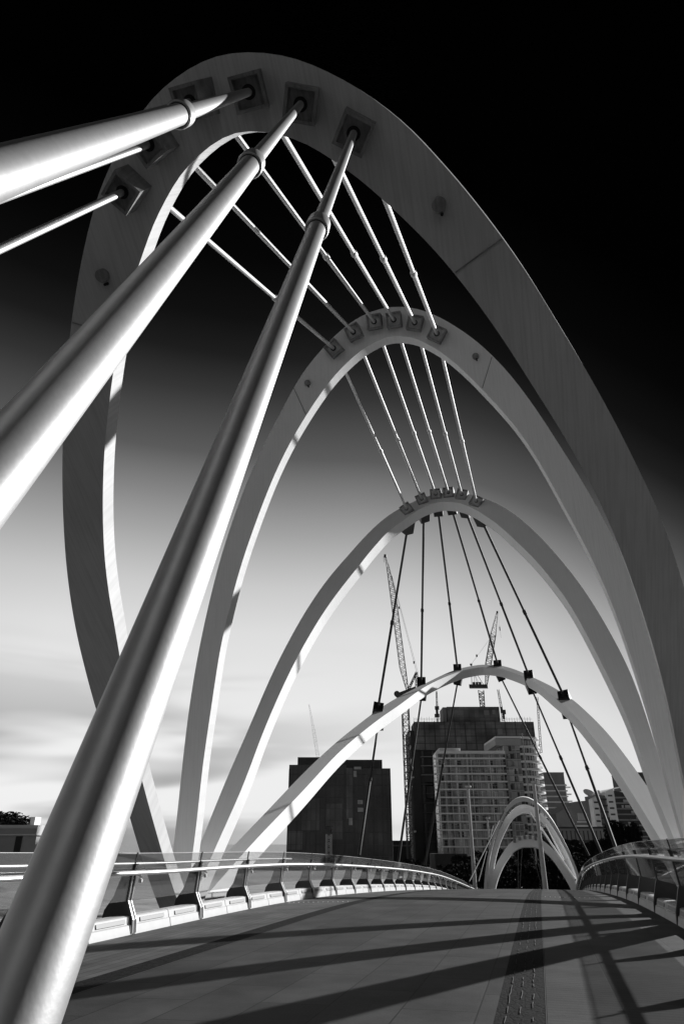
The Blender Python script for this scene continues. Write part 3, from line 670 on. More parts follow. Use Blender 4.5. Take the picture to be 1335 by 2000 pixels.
for i, x in enumerate((-2.3, 1.9)):
    bm = BM(); c = pl1(x * .8, 12.6, .3); obox(bm, c, Vector((1, 0, 0)), Vector((0, 1, 0)), Vector((0, 0, 1)), .2, .3, .16); obj('anchor_box', bm, 'box_grime_shade', r1)
farrods = [((984, 1584, 83.5), (915, 1724, 66), 'rod sloping left from the far tall arch to the left deck edge'),
           ((963, 1611, 83.5), (934, 1722, 72), 'shorter rod sloping left inside the left leg of the far tall arch'),
           ((1035, 1588, 79), (1123, 1719, 58), 'longest sunlit rod inside the right leg of the far tall arch'),
           ((1056, 1616, 78), (1114, 1706, 60), 'middle sunlit rod inside the right leg of the far tall arch'),
           ((1065, 1611, 79), (1101, 1682, 64), 'shortest sunlit rod inside the right leg of the far tall arch'),
           ((1011, 1638, 89), (1011, 1742, 95), 'vertical rod left of centre under the smallest far arch'),
           ((1020, 1638, 89), (1014, 1742, 95), 'slightly slanting rod beside the vertical one under the smallest far arch'),
           ((1031, 1640, 89), (1059, 1738, 94), 'inner rod slanting right from the crown of the smallest far arch'),
           ((1037, 1642, 89), (1064, 1736, 94), 'outer rod slanting right from the crown of the smallest far arch')]
for a, b, lab in farrods:
    bright = 'sunlit' in lab  # sun and shade set by material
    rod(W(*a), W(*b), lab, 'rods of the far group of arches', 'rail_steel' if bright else 'rod_shaded', .075 if bright else .05, n=8)

# ------------------------------------------------------------------ ground, water, banks
def plane(name, pts, z, m):
    bm = BM(); bm.faces.new([bm.verts.new((p.x, p.y, z)) for p in pts]); return tag(obj(name, bm, m), kind='structure')
plane('river', [LF(-3000, -1500), LF(3000, -1500), LF(3000, 4500), LF(-3000, 4500)], -9.0, 'river_water')
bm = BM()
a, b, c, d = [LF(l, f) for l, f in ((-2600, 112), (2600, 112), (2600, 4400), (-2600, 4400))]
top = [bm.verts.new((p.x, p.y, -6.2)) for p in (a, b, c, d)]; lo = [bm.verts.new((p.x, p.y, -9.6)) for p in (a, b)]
bm.faces.new(top); bm.faces.new((lo[0], lo[1], top[1], top[0])); tag(obj('far_bank', bm, 'bank_ground_hazed'), kind='structure')
# low landing stage beside the near left end of the bridge
bm = BM(); box(bm, (-34, 8, -1.6), (-6.5, 66, -.95)); o = tag(obj('wharf', bm, 'wharf_boards'), kind='structure')
bm = BM(); box(bm, (6.6, 4, -3.4), (30, 60, -1.1)); o = tag(obj('quay', bm, 'concrete_dark'), kind='structure')

# ------------------------------------------------------------------ city: every building in the tripod frame (l right, f ahead)
def bthing(name, l, f, z, label, cat, group=None):
    p = LF(l, f, z); o = thing(name, p, label, cat, group, YAW); o['_o'] = 0; del o['_o']; return o, (l, f, z)
class Bld:
    def __init__(s, name, l, f, z, label, cat='building', group=None):
        s.root = thing(name, LF(l, f, z), label, cat, group, YAW); s.o = Vector((l, f, z))
    def v(s, l, f, z): return Vector((l, f, z)) - s.o
    def bx(s, bm, l0, l1, f0, f1, z0, z1): box(bm, s.v(l0, f0, z0), s.v(l1, f1, z1))
    def add(s, name, bm, m, parent=None, smooth=False):
        bmesh.ops.recalc_face_normals(bm, faces=bm.faces[:])
        me = bpy.data.meshes.new(name); bm.to_mesh(me); bm.free(); me.materials.append(MT[m])
        if smooth:
            for p in me.polygons: p.use_smooth = True
            me.set_sharp_from_angle(angle=R(35))
        o = bpy.data.objects.new(name, me); C.objects.link(o); o.parent = parent or s.root; return o
def PX(px, py, f): return lz(px, py, f)
G0 = -6.3

# dark glass office block
f = 250
b = Bld('office_block', PX(662, 1640, f)[0], f, G0, 'black glass office block with notched top corners, left of the cranes')
l0, _ = PX(560, 1640, f); l1, _ = PX(766, 1640, f); z1 = PX(580, 1494, f)[1]; z2 = PX(640, 1479, f)[1]; z3 = PX(755, 1501, f)[1]; z4 = PX(710, 1484, f)[1]
la = PX(581, 1480, f)[0]; lb = PX(676, 1480, f)[0]; lc = PX(746, 1490, f)[0]
bm = BM(); b.bx(bm, l0, la, f, f + 34, G0, z1); b.bx(bm, la, lb, f, f + 34, G0, z1 + .01); b.bx(bm, lb, l1, f, f + 34, G0, z3); b.add('wall', bm, 'office_glass')
bm = BM(); b.bx(bm, la, lb, f + .3, f + 30, z1, z2); b.bx(bm, lb, lc, f + .3, f + 30, z3 - .05, z4); b.add('roof', bm, 'wall_dark')
rnd = random.Random(3)
for (xa, ya, xb, yb) in ((590, 1560, 623, 1622), (676, 1500, 689, 1600), (562, 1624, 590, 1660), (636, 1570, 668, 1640)):
    q0 = PX(xa, ya, f); q1 = PX(xb, yb, f); bm = BM(); b.bx(bm, q0[0], q1[0], f - .12, f + .02, q1[1], q0[1]); b.add('reflection_panel', bm, 'office_glass_light')  # lighter panels paint the reflections seen on the facade
for (xa, ya, xb, yb) in ((698, 1563, 708, 1571), (698, 1578, 709, 1586), (691, 1498, 705, 1503), (690, 1506, 696, 1518), (681, 1598, 688, 1612)):
    q0 = PX(xa, ya, f); q1 = PX(xb, yb, f); bm = BM(); b.bx(bm, q0[0], q1[0], f - .2, f + .02, q1[1], q0[1]); b.add('window', bm, 'curtain_pale')
bm = BM()
x = l0
while x < l1 - .2:
    b.bx(bm, x - .05, x + .05, f - .16, f + .01, G0, z3 - .3); x += 3.2
z = G0
while z < z3: b.bx(bm, l0, l1, f - .10, f + .01, z - .05, z + .05); z += 3.6
b.add('mullion', bm, 'wall_dark')

# tower under construction
f = 300
b = Bld('construction_tower', PX(925, 1640, f)[0], f, G0, 'dark tower under construction wrapped in netting, topped by cranes', 'building')
X = lambda px, py=1500: PX(px, py, f)[0]
Z = lambda py, px=920: PX(px, py, f)[1]
bm = BM(); b.bx(bm, X(812), X(1052), f, f + 14, Z(1465), Z(1410)); b.add('netting', bm, 'site_netting')
bm = BM(); b.bx(bm, X(801), X(1052) - 1, f + 1.5, f + 18, G0, Z(1426)); b.add('wall', bm, 'wall_dark')
bm = BM(); b.bx(bm, X(874, 1390), X(977, 1390), f + 2, f + 12, Z(1410), Z(1379)); b.add('core_wall', bm, 'site_netting')
bm = BM(); b.bx(bm, X(873, 1390) - 1.6, X(873, 1390) - .1, f + 2, f + 12, Z(1412), Z(1380)); b.add('core_screen', bm, 'wall_grey')
for i in range(16):
    z = Z(1478) - 3.55 * i
    if z < G0 + 2: break
    bm = BM(); b.bx(bm, X(822), X(872), f - .6, f + 1.6, z - .25, z + .1); b.add('floor_slab', bm, 'wall_grey' if i < 3 else 'concrete_dark')
for px in (826, 846, 868):
    bm = BM(); b.bx(bm, X(px) - .4, X(px) + .4, f + .2, f + 1.4, G0, Z(1467)); b.add('column', bm, 'concrete_dark')
bm = BM(); b.bx(bm, X(823), X(851), f - .3, f + .9, Z(1528), Z(1510)); b.bx(bm, X(830), X(850), f - .3, f + .9, Z(1560), Z(1536)); b.add('hoarding', bm, 'netting')
bm = BM()
x = X(812)
rnd = random.Random(9)
while x < X(1050):
    if not X(868) < x < X(982): b.bx(bm, x - .05, x + .05, f + .1, f + .2, Z(1410), Z(1410) + 1.6 + rnd.random() * .6)
    x += 1.1
b.bx(bm, X(812), X(868), f + .1, f + .18, Z(1410) + 1.1, Z(1410) + 1.2); b.bx(bm, X(982), X(1050), f + .1, f + .18, Z(1410) + 1.1, Z(1410) + 1.2)
b.add('guard_rail', bm, 'crane_steel')
bm = BM()
x = X(812)
while x < X(1050): b.bx(bm, x - .12, x + .12, f - .18, f + .02, Z(1465), Z(1410) + .3); x += 4.3
for py in (1424, 1438, 1452): b.bx(bm, X(809), X(1050), f - .12, f + .02, Z(py) - .12, Z(py) + .12)
b.add('screen_frame', bm, 'wall_dark')
for (xa, ya, xb, yb) in ((946, 1386, 956, 1396), (895, 1392, 904, 1395), (962, 1385, 968, 1394), (971, 1424, 980, 1435)):
    bm = BM(); b.bx(bm, X(xa, ya), X(xb, ya), f - .15 + (2 if ya < 1400 else 0), f + .1 + (2 if ya < 1400 else 0), Z(yb), Z(ya)); b.add('opening', bm, 'wall_grey')
bm = BM()
for py in range(1500, 1690, 9):
    b.bx(bm, X(851), X(852.2), f - 1.2, f - .9, Z(py + 7), Z(py))
b.add('light_strip', bm, 'wall_pale')

# apartment tower with balcony bands
f = 235
b = Bld('apartment_tower', PX(965, 1640, f)[0], f, G0, 'pale apartment tower with banded balconies and a rounded right end')
X = lambda px, py=1560: PX(px, py, f)[0]
Z = lambda py, px=950: PX(px, py, f)[1]
zt = Z(1468); fh = (Z(1468) - Z(1656)) / 12.1
bm = BM(); b.bx(bm, X(855), X(990), f, f + 7, G0, zt - .4); b.add('wall', bm, 'apartment_glass')
bm = BM(); b.bx(bm, X(990), X(993), f - .4, f + 22, G0, zt - .2); b.add('shadow_joint', bm, 'wall_dark')
bm = BM(); b.bx(bm, X(852, 1480), X(992), f - 1.9, f + 7, zt - .9, zt); b.bx(bm, X(858, 1480), X(905), f - .5, f + 10, zt, zt + 1.0); b.add('roof', bm, 'balcony_white')
rnd = random.Random(21)
zs = [zt - .9 - fh * (i + .7) for i in range(14)]
for i, z in enumerate(zs):
    if z < G0: break
    bm = BM(); b.bx(bm, X(849), X(991), f - 2.1, f + .05, z, z + .42); o = b.add('balcony', bm, 'balcony_white')
    bm = BM(); x = X(850)
    b.bx(bm, X(849), X(990), f - 2.06, f - 2.0, z + 1.25, z + 1.33)
    while x < X(990): b.bx(bm, x - .03, x + .03, f - 2.06, f - 2.0, z + .42, z + 1.28); x += .9
    b.add('railing', bm, 'wall_mid', o)
x = X(857); i = 0
while x < X(988):
    w = rnd.choice((.14, .14, .3)); bm = BM(); b.bx(bm, x - w, x + w, f - rnd.choice((.3, 2.0, .3)), f + .02, G0 + 4, zt - .9); b.add('mullion', bm, 'wall_mid' if i % 3 else 'balcony_white'); x += 1.45 + rnd.random() * .9; i += 1
for i, z in enumerate(zs[:12]):          # curtains and blinds behind some panes
    for _ in range(7):
        xx = rnd.uniform(X(858), X(984)); w = rnd.uniform(.4, 1.6); bm = BM(); b.bx(bm, xx, xx + w, f - .08, f + .01, z + .5, z + fh - .35)
        b.add('curtain', bm, rnd.choice(('curtain_pale', 'curtain_pale', 'wall_dark', 'glass_mid')))
# middle bay
zt2 = Z(1441, 1030)
bm = BM(); b.bx(bm, X(993), X(1026), f + 1.0, f + 22, G0, zt2 - 1.5); b.add('bay_wall', bm, 'apartment_glass')
bm = BM(); b.bx(bm, X(967, 1450), X(1018, 1450), f + .4, f + 20, Z(1456), Z(1443)); b.add('bay_parapet', bm, 'wall_mid')
bm = BM(); b.bx(bm, X(968, 1450), X(1018, 1450), f + .2, f + 20, Z(1442), Z(1438)); b.add('bay_roof', bm, 'balcony_white')
for i in range(16):
    z = Z(1470) - fh * i
    if z < G0: break
    bm = BM(); b.bx(bm, X(993), X(1026), f + .3, f + 1.1, z, z + .35); b.add('bay_slab', bm, 'wall_mid')
    for _ in range(3):
        xx = rnd.uniform(X(993), X(1021)); bm = BM(); b.bx(bm, xx, xx + rnd.uniform(.5, 1.3), f + .88, f + 1.02, z + .5, z + fh - .3); b.add('curtain', bm, rnd.choice(('curtain_pale', 'wall_dark', 'wall_mid')))
# rounded end
cx = X(1040); rr = X(1074) - cx; cf = f + 6.5
def arcpts(r, n=26): return [(cx + r * cos(t), cf + r * sin(t)) for t in [R(-118) + R(210) * i / n for i in range(n + 1)]]
def disc(r, z0, z1):
    bm = BM(); pts = arcpts(r) + [(cx, cf + r)]
    lo = [bm.verts.new(b.v(x, y, z0)) for x, y in pts]; hi = [bm.verts.new(b.v(x, y, z1)) for x, y in pts]
    bm.faces.new(lo[::-1]); bm.faces.new(hi); n = len(pts)
    for i in range(n): bm.faces.new((lo[i], lo[(i + 1) % n], hi[(i + 1) % n], hi[i]))
    return bm
b.add('end_wall', disc(rr - 1.5, G0, zt2 - .5), 'office_glass_light')
b.add('canopy', disc(rr + .2, zt2 - .1, zt2 + .45), 'balcony_white')
for i in range(17):
    z = Z(1470) - fh * i + 1.7
    if z < G0: break
    o = b.add('round_balcony', disc(rr + .15 + .04 * i, z, z + .6), 'balcony_white')
    bm = BM(); P = arcpts(rr + .1 + .04 * i, 40)
    for p, q in zip(P, P[1:]):
        bar(bm, b.v(p[0], p[1], z + 1.35), b.v(q[0], q[1], z + 1.35), .035)
    for p in P[::2]: bar(bm, b.v(p[0], p[1], z + .3), b.v(p[0], p[1], z + 1.35), .035)
    b.add('railing', bm, 'wall_mid', o)
for i, (x, y) in enumerate(arcpts(rr - 1.42, 14)):
    bm = BM(); b.bx(bm, x - .16, x + .16, y - .16, y + .16, G0, zt2 - .5); b.add('pier', bm, 'wall_mid')
# podium
bm = BM(); b.bx(bm, X(840), X(900), f - 4, f + 10, G0, Z(1668)); b.add('podium_wall', bm, 'wall_dark')
bm = BM()
for px in (872, 880): b.bx(bm, X(px), X(px) + .5, f - 4.1, f - 3.9, Z(1706), Z(1686))
b.add('lit_window', bm, 'wall_pale')

def simple(name, f, px0, px1, pyt, dep, label, wm, bands=(), bm_='wall_pale', roof=None):
    b = Bld(name, PX((px0 + px1) / 2, 1640, f)[0], f, G0, label)
    x0 = PX(px0, 1600, f)[0]; x1 = PX(px1, 1600, f)[0]; z1 = PX((px0 + px1) / 2, pyt, f)[1]
    bm = BM(); b.bx(bm, x0, x1, f, f + dep, G0, z1); b.add('wall', bm, wm)
    for py in bands:
        z = PX((px0 + px1) / 2, py, f)[1]; bm = BM(); b.bx(bm, x0 - .2, x1 + .6, f - .5, f + dep, z - .28, z + .28); b.add('ledge', bm, bm_)
    bm = BM(); b.bx(bm, x0 - .1, x1 + .1, f - .1, f + dep + .1, z1, z1 + .5); b.add('roof', bm, roof or wm)
    return b, x0, x1, z1
# banded block right of the apartment tower
b, x0, x1, z1 = simple('banded_block', 330, 1072, 1112, 1511, 20, 'grey block with pale floor bands just right of the rounded tower', 'wall_grey', (1534, 1545, 1556, 1567, 1578, 1589))
bm = BM()
for i in range(6):
    z = z1 - 6 - i * 2.9; b.bx(bm, x1 - .2, x1 + 2.6, 331, 346, z, z + .5); b.bx(bm, x1 - .1, x1 + .9, 332, 345, z + .5, z + 1.8)
b.add('side_balcony', bm, 'balcony_white')
# low hall with sloping roof and the dish
f = 280; b = Bld('low_hall', PX(1125, 1640, f)[0], f, G0, 'low grey hall with sloping parapet below the satellite dish')
X = lambda px, py=1600: PX(px, py, f)[0]
Z = lambda py, px=1130: PX(px, py, f)[1]
bm = BM(); pr = [(X(1086), Z(1590)), (X(1128), Z(1566)), (X(1164), Z(1563)), (X(1164), G0), (X(1086), G0)]
a = [bm.verts.new(b.v(x, f, z)) for x, z in pr]; c = [bm.verts.new(b.v(x, f + 18, z)) for x, z in pr]; bm.faces.new(a); bm.faces.new(c[::-1])
for i in range(5): bm.faces.new((a[i], c[i], c[(i + 1) % 5], a[(i + 1) % 5]))
b.add('wall', bm, 'wall_grey')
bm = BM(); b.bx(bm, X(1127), X(1165), f - .5, f + .1, Z(1603), Z(1589)); b.add('louvre_panel', bm, 'wall_mid')
bm = BM(); b.bx(bm, X(1125), X(1165), f - .8, f + .1, Z(1607), Z(1604.6)); b.bx(bm, X(1122), X(1165), f - .8, f + .1, Z(1615), Z(1612.5)); b.add('ledge', bm, 'wall_pale')
d = Bld('satellite_dish', X(1152), f + 3, Z(1562), 'large pale satellite dish on the low hall roof', 'satellite dish')
bm = BM(); cc = d.v(X(1154, 1552), f + 3, Z(1552)); ax = Vector((.50, .30, .80)).normalized()
lathe(bm, cc, ax, [(0, 0), (.12, .9), (.45, 1.7), (.8, 2.3), (.86, 2.3), (.4, 1.6), (.0, .7), (-.15, 0)], 28); d.add('reflector', bm, 'wall_mid', None, True)
bm = BM(); tube(bm, d.v(X(1154, 1552), f + 3, Z(1562)), cc, .3, .25, 10); bar(bm, cc, cc + ax * 1.9, .06); d.add('mount', bm, 'wall_grey')
# white slotted tower pair
f = 255; b = Bld('slotted_tower', PX(1190, 1640, f)[0], f, G0, 'white block with slanted tops and rows of dark slot windows')
X = lambda px, py=1590: PX(px, py, f)[0]
Z = lambda py, px=1190: PX(px, py, f)[1]
def wedge(bm, xa, xb, za, zb, f0, f1):
    pr = [(xa, za), (xb, zb), (xb, G0), (xa, G0)]; a = [bm.verts.new(b.v(x, f0, z)) for x, z in pr]; c = [bm.verts.new(b.v(x, f1, z)) for x, z in pr]
    bm.faces.new(a); bm.faces.new(c[::-1])
    for i in range(4): bm.faces.new((a[i], c[i], c[(i + 1) % 4], a[(i + 1) % 4]))
bm = BM(); wedge(bm, X(1160), X(1172), Z(1561), Z(1555), f, f + 4); wedge(bm, X(1188), X(1204), Z(1546), Z(1540), f - .5, f + 14); b.add('wall', bm, 'wall_pale')
bm = BM(); wedge(bm, X(1172), X(1188), Z(1552), Z(1554), f + 1, f + 14); b.add('recess_wall', bm, 'wall_grey')
bm = BM(); lathe(bm, b.v(X(1177, 1552), f + 4, Z(1553)), Vector((0, 0, 1)), [(0, .62), (1.2, .62), (1.7, .4), (1.85, 0)], 12); b.add('roof_vent', bm, 'wall_pale', None, True)
for i in range(5):
    for (xa, xb, y0) in ((1162.5, 1169, 1566), (1191, 1199.5, 1553), (1173, 1187, 1560)):
        py = y0 + 12.2 * i; bm = BM(); b.bx(bm, X(xa), X(xb), f - .62, f + 1.05, Z(py + 3.2), Z(py)); o = b.add('window', bm, 'wall_dark')
bm = BM(); wedge(bm, X(1204), X(1300), Z(1543), Z(1560), f + 2, f + 16); b.add('glass_wing', bm, 'glass_dark')
for i in range(9):
    py = 1556 + i * 11; bm = BM(); b.bx(bm, X(1205), X(1300), f + 1.6, f + 2.1, Z(py + 3), Z(py)); b.add('spandrel', bm, 'wall_grey')
rnd = random.Random(4)
for i in range(16):
    xx = rnd.uniform(X(1207), X(1290)); py = 1561 + 11 * rnd.randrange(8); bm = BM(); b.bx(bm, xx, xx + rnd.uniform(.6, 2.2), f + 1.8, f + 2.05, Z(py + 6), Z(py + .5)); b.add('window', bm, rnd.choice(('wall_grey', 'wall_mid', 'curtain_pale')))
simple('dark_block', 340, 1236, 1282, 1511, 18, 'dark block whose top corner shows between the right legs of the arches', 'wall_dark', (1535, 1545))
b, x0, x1, z1 = simple('arcade_building', 215, 1084, 1232, 1619, 14, 'long low dark building with a row of arched openings behind the trees', 'wall_dark', (1621,), 'wall_grey')
for i in range(13):
    px = 1094 + i * 8.3; q = PX(px, 1632, 215); bm = BM()
    pts = [(q[0] - .42, q[1] - 1.2), (q[0] + .42, q[1] - 1.2)] + [(q[0] + .42 * cos(t), q[1] + .9 + .42 * sin(t)) for t in [pi * j / 8 for j in range(9)]]
    a = [bm.verts.new(b.v(x, 214.94, z)) for x, z in pts]; c = [bm.verts.new(b.v(x, 215.02, z)) for x, z in pts]; bm.faces.new(a)
    for j in range(len(pts)): bm.faces.new((a[j], c[j], c[(j + 1) % len(pts)], a[(j + 1) % len(pts)]))
    b.add('window', bm, 'wall_grey')
# low buildings between office block and tower, and at the far left
b, *_ = simple('small_shed', 290, 766, 800, 1645, 14, 'small dark roof between the office block and the crane mast', 'wall_dark', (1652,), 'wall_grey')
f = 150; b = Bld('riverside_pavilion', PX(20, 1640, f)[0], f, G0, 'pale flat-roofed pavilion at the far left with a dark doorway')
X = lambda px, py=1630: PX(px, py, f)[0]
Z = lambda py, px=40: PX(px, py, f)[1]
bm = BM(); b.bx(bm, X(-220), X(72), f, f + 20, G0, Z(1632)); b.add('wall', bm, 'wall_grey')
bm = BM(); b.bx(bm, X(-225), X(76), f - 1.2, f + 21, Z(1632), Z(1612)); b.add('roof', bm, 'wall_mid')
bm = BM(); b.bx(bm, X(-225), X(74), f - 1.35, f - 1.1, Z(1629.5), Z(1619)); b.add('fascia', bm, 'wall_grey')
bm = BM(); b.bx(bm, X(33), X(45), f - .2, f + .1, Z(1668), Z(1634)); b.add('door', bm, 'hole_dark')
bm = BM(); b.bx(bm, X(48, 1598), X(57, 1598), f + 3, f + 6, Z(1612), Z(1595)); b.add('chimney', bm, 'wall_pale')
# far bank strip at the left: low dark sheds seen through the glass
b, *_ = simple('boat_shed', 128, 190, 300, 1676, 10, 'long dark shed on the far bank seen through the left glass panels', 'wall_dark', (1690,), 'wall_grey')

# ------------------------------------------------------------------ cranes
def crane(name, base, label, group='construction cranes'): return thing(name, base, label, 'crane', group)
f = 210
c = crane('tower_crane', W(791, 1690, f), 'tallest luffing crane, its mast beside the tower and jib raised steeply to the left')
bm = BM(); p0 = W(801, 1692, f); p1 = W(790, 1356, f); p0.x = p1.x; p0.y = p1.y; p0.z = G0
lattice(bm, p0, p1, 1.9, 1.9, 26, .13); obj('mast', bm, 'crane_steel', c)
bm = BM(); q0 = W(777, 1357, f); q1 = W(812, 1344, f); obox(bm, (q0 + q1) / 2, (q1 - q0).normalized(), Vector((0, 1, 0)), Vector((0, 0, 1)), (q1 - q0).length / 2, .9, .35); lathe(bm, q0 - Vector((.2, 1, -.1)), Vector((0, 1, 0)), [(0, 0), (0, .9), (2, .9), (2, 0)], 16); obj('machinery_deck', bm, 'crane_steel', c)
bm = BM(); A0 = W(796, 1352, f); A1 = W(786, 1305, f); A2 = W(767, 1160, f); A3 = W(757, 1108, f); A4 = W(752, 1086, f)
lattice(bm, A0, A1, .5, 1.7, 6, .09); lattice(bm, A1, A2, 1.7, 1.7, 20, .08); lattice(bm, A2, A3, 1.7, .7, 8, .08); lattice(bm, A3, A4, .7, .3, 3, .07)
obox(bm, A4, Vector((1, 0, 0)), Vector((0, 1, 0)), Vector((0, 0, 1)), .4, .3, .5); obj('jib', bm, 'crane_steel', c)
bm = BM(); F1 = W(813, 1313, f); lattice(bm, W(797, 1348, f), F1, .5, .4, 5, .1); lattice(bm, W(814, 1345, f), F1, .9, .6, 4, .1); obj('back_mast', bm, 'crane_steel', c)
bm = BM(); T = W(758, 1100, f); bar(bm, F1, T, .05); bar(bm, F1 + Vector((.4, 0, 0)), W(766, 1128, f), .04)
for px, py in ((808, 1294), (765, 1128), (779, 1187)): 
    p = W(px, py, f); obox(bm, p, Vector((1, 0, 0)), Vector((0, 1, 0)), Vector((0, 0, 1)), .22, .2, .35)
bar(bm, A4 + Vector((-.6, 0, 0)), A4 + Vector((-.5, 0, -2.2)), .06); obj('luffing_rope', bm, 'crane_steel', c)
bm = BM()
for (pa, pb) in (((793, 1521), (808, 1518)), ((797, 1626), (812, 1624))): bar(bm, W(*pa, f), W(*pb, f), .25)
obj('tie_beam', bm, 'wall_mid', c)

f = 305
c = crane('tower_crane', W(941, 1378, f), 'shorter luffing crane standing on the construction tower roof')
bm = BM(); p1 = W(939, 1349, f); p0 = p1.copy(); p0.z = W(940, 1381, f).z; lattice(bm, p0, p1, 1.9, 2.3, 5, .2); obj('mast', bm, 'crane_steel', c)
bm = BM(); q0 = W(916, 1341, f); q1 = W(952, 1341, f); obox(bm, (q0 + q1) / 2, (q1 - q0).normalized(), Vector((0, 1, 0)), Vector((0, 0, 1)), (q1 - q0).length / 2, 1.2, .7)
for px in (925, 931, 937): obox(bm, W(px, 1335, f), Vector((1, 0, 0)), Vector((0, 1, 0)), Vector((0, 0, 1)), .55, .6, .5)
obj('machinery_deck', bm, 'crane_steel', c)
bm = BM(); A0 = W(949, 1338, f); A1 = W(953, 1298, f); A2 = W(963, 1238, f); A3 = W(970.5, 1196, f)
lattice(bm, A0, A1, .8, 2.4, 5, .14); lattice(bm, A1, A2, 2.4, 2.2, 9, .14); lattice(bm, A2, A3, 2.2, .5, 6, .09, cross=False); obox(bm, A3, Vector((1, 0, 0)), Vector((0, 1, 0)), Vector((0, 0, 1)), .4, .3, .5); obj('jib', bm, 'crane_steel', c)
bm = BM(); F1 = W(919.5, 1298, f)
bar(bm, W(921, 1338, f), F1, .14); bar(bm, W(944, 1338, f), F1, .14); bar(bm, W(933, 1338, f), F1, .1); obox(bm, F1, Vector((1, 0, 0)), Vector((0, 1, 0)), Vector((0, 0, 1)), .5, .3, .35)
for px in (927, 936): bar(bm, W(px, 1338, f), W(924, 1310, f), .09)
obj('back_mast', bm, 'crane_steel', c)
bm = BM(); bar(bm, F1, A2, .04); p = W(930.5, 1281, f); obox(bm, p, Vector((1, 0, 0)), Vector((0, 1, 0)), Vector((0, 0, 1)), .35, .3, .5)
bar(bm, W(975, 1222, f), W(978, 1246, f), .05); p = W(975.5, 1228, f); obox(bm, p, Vector((1, 0, 0)), Vector((0, 1, 0)), Vector((0, 0, 1)), .22, .2, .9); bar(bm, A3, W(975, 1222, f), .02); obj('luffing_rope', bm, 'crane_steel', c)

f = 302
def boom(pa, pb, label, w, fat=None):
    c = crane('placing_boom', W(*pb, f), label, 'masts on the construction tower roof')
    bm = BM(); lattice(bm, W(*pb, f), W(*pa, f), w, w * .7, 7, .1); obj('mast', bm, 'crane_steel', c)
    if fat:
        bm = BM()
        for (px, py, w2, h2) in fat: obox(bm, W(px, py, f), Vector((1, 0, 0)), Vector((0, 1, 0)), Vector((0, 0, 1)), w2, .5, h2)
        obj('jacking_frame', bm, 'crane_steel', c)
    return c
boom((852, 1350), (854, 1410), 'thin mast with a bulky jacking frame left of the roof block', .7, [(853, 1383, .9, .7), (853, 1398, 1.0, .7), (853, 1391, .5, 1.6)])
boom((972, 1347), (983, 1408), 'leaning mast with a jacking frame at the right end of the roof block', 1.0, [(979, 1387, .5, 1.3), (984, 1391, .7, .9), (983, 1398, .5, 1.4)])
boom((1048.5, 1362), (1056, 1470), 'slim lattice hoist mast on the right corner of the construction tower', .9)
# faint crane behind the office block, added mast standing in for a crane reflection in its glass
f = 420
c = crane('tower_crane', W(620, 1480, f), 'faint pale crane rising above the left part of the black office block')
bm = BM(); lattice(bm, W(621, 1482, f), W(612, 1425, f), 1.5, 1.5, 7, .04); obj('mast', bm, 'crane_faint', c)
bm = BM(); lattice(bm, W(612, 1425, f), W(603, 1376, f), 1.2, .4, 6, .03); obj('jib', bm, 'crane_faint', c)
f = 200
c = crane('tower_crane', W(643, 1690, f), 'short pale lattice mast standing in for a crane reflection in the black office block')
bm = BM(); p1 = W(642, 1630, f); p0 = p1.copy(); p0.z = G0; lattice(bm, p0, p1, 1.25, 1.25, 13, .12); obj('mast', bm, 'crane_reflection', c)
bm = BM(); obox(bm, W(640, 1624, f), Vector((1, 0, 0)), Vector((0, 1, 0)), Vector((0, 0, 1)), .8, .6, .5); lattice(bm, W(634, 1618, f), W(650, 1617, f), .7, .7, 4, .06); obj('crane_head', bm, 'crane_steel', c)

# ------------------------------------------------------------------ lamp posts and poles
def lamp(px, py, f, r, base_z, label, head=.55, side=1):
    t = W(px, py, f); c = thing('street_lamp', (t.x, t.y, base_z), label, 'street lamp', 'tall lamp posts beyond the crest')
    bm = BM(); tube(bm, (t.x, t.y, base_z), t, r, r * .62, 16); obj('pole', bm, 'lamp_grey', c, True)
    bm = BM(); e = Vector((cos(YAW), sin(YAW), 0))
    obox(bm, t + e * .05 * side + Vector((0, 0, .1)), e, Vector((0, 1, 0)), Vector((0, 0, 1)), head, .22, .09); bmesh.ops.bevel(bm, geom=bm.edges[:], offset=.04, segments=2, affect='EDGES')
    o = obj('lamp_head', bm, 'wall_pale', c)
    bm = BM(); obox(bm, t + e * .05 * side + Vector((0, 0, -.0)), e, Vector((0, 1, 0)), Vector((0, 0, 1)), head * .7, .16, .02); sub('lens', bm, 'slot_grey', o, c)
    bm = BM(); lathe(bm, (t.x, t.y, base_z), Vector((0, 0, 1)), [(0, r * 2), (.15, r * 2), (.3, r * 1.05)], 16); obj('base', bm, 'lamp_grey', c, True)
lamp(912.5, 1539, 70, .19, dz(-3.4, 68) - .1, 'tall lamp post left of the far arches, in front of the balconies', .28)
lamp(1041, 1530, 72, .24, dz(2.2, 70) - .1, 'tallest and thickest lamp post, standing before the far arches', .28)
lamp(951, 1600, 104, .16, G0, 'short distant lamp post inside the left leg of the far arches', .3)
t = W(1019.5, 1436, 120); c = thing('flag_pole', (t.x, t.y, G0), 'slender bare pole rising in front of the rounded tower', 'pole')
bm = BM(); tube(bm, (t.x, t.y, G0), t, .17, .09, 10); obj('shaft', bm, 'lamp_grey', c, True)
bm = BM(); lathe(bm, t, Vector((0, 0, 1)), [(0, .09), (.08, .16), (.2, .16), (.28, 0)], 10); obj('finial', bm, 'lamp_grey', c, True)
bm = BM(); lathe(bm, (t.x, t.y, G0), Vector((0, 0, 1)), [(0, .4), (.2, .4), (.3, .18)], 10); obj('base', bm, 'lamp_grey', c, True)

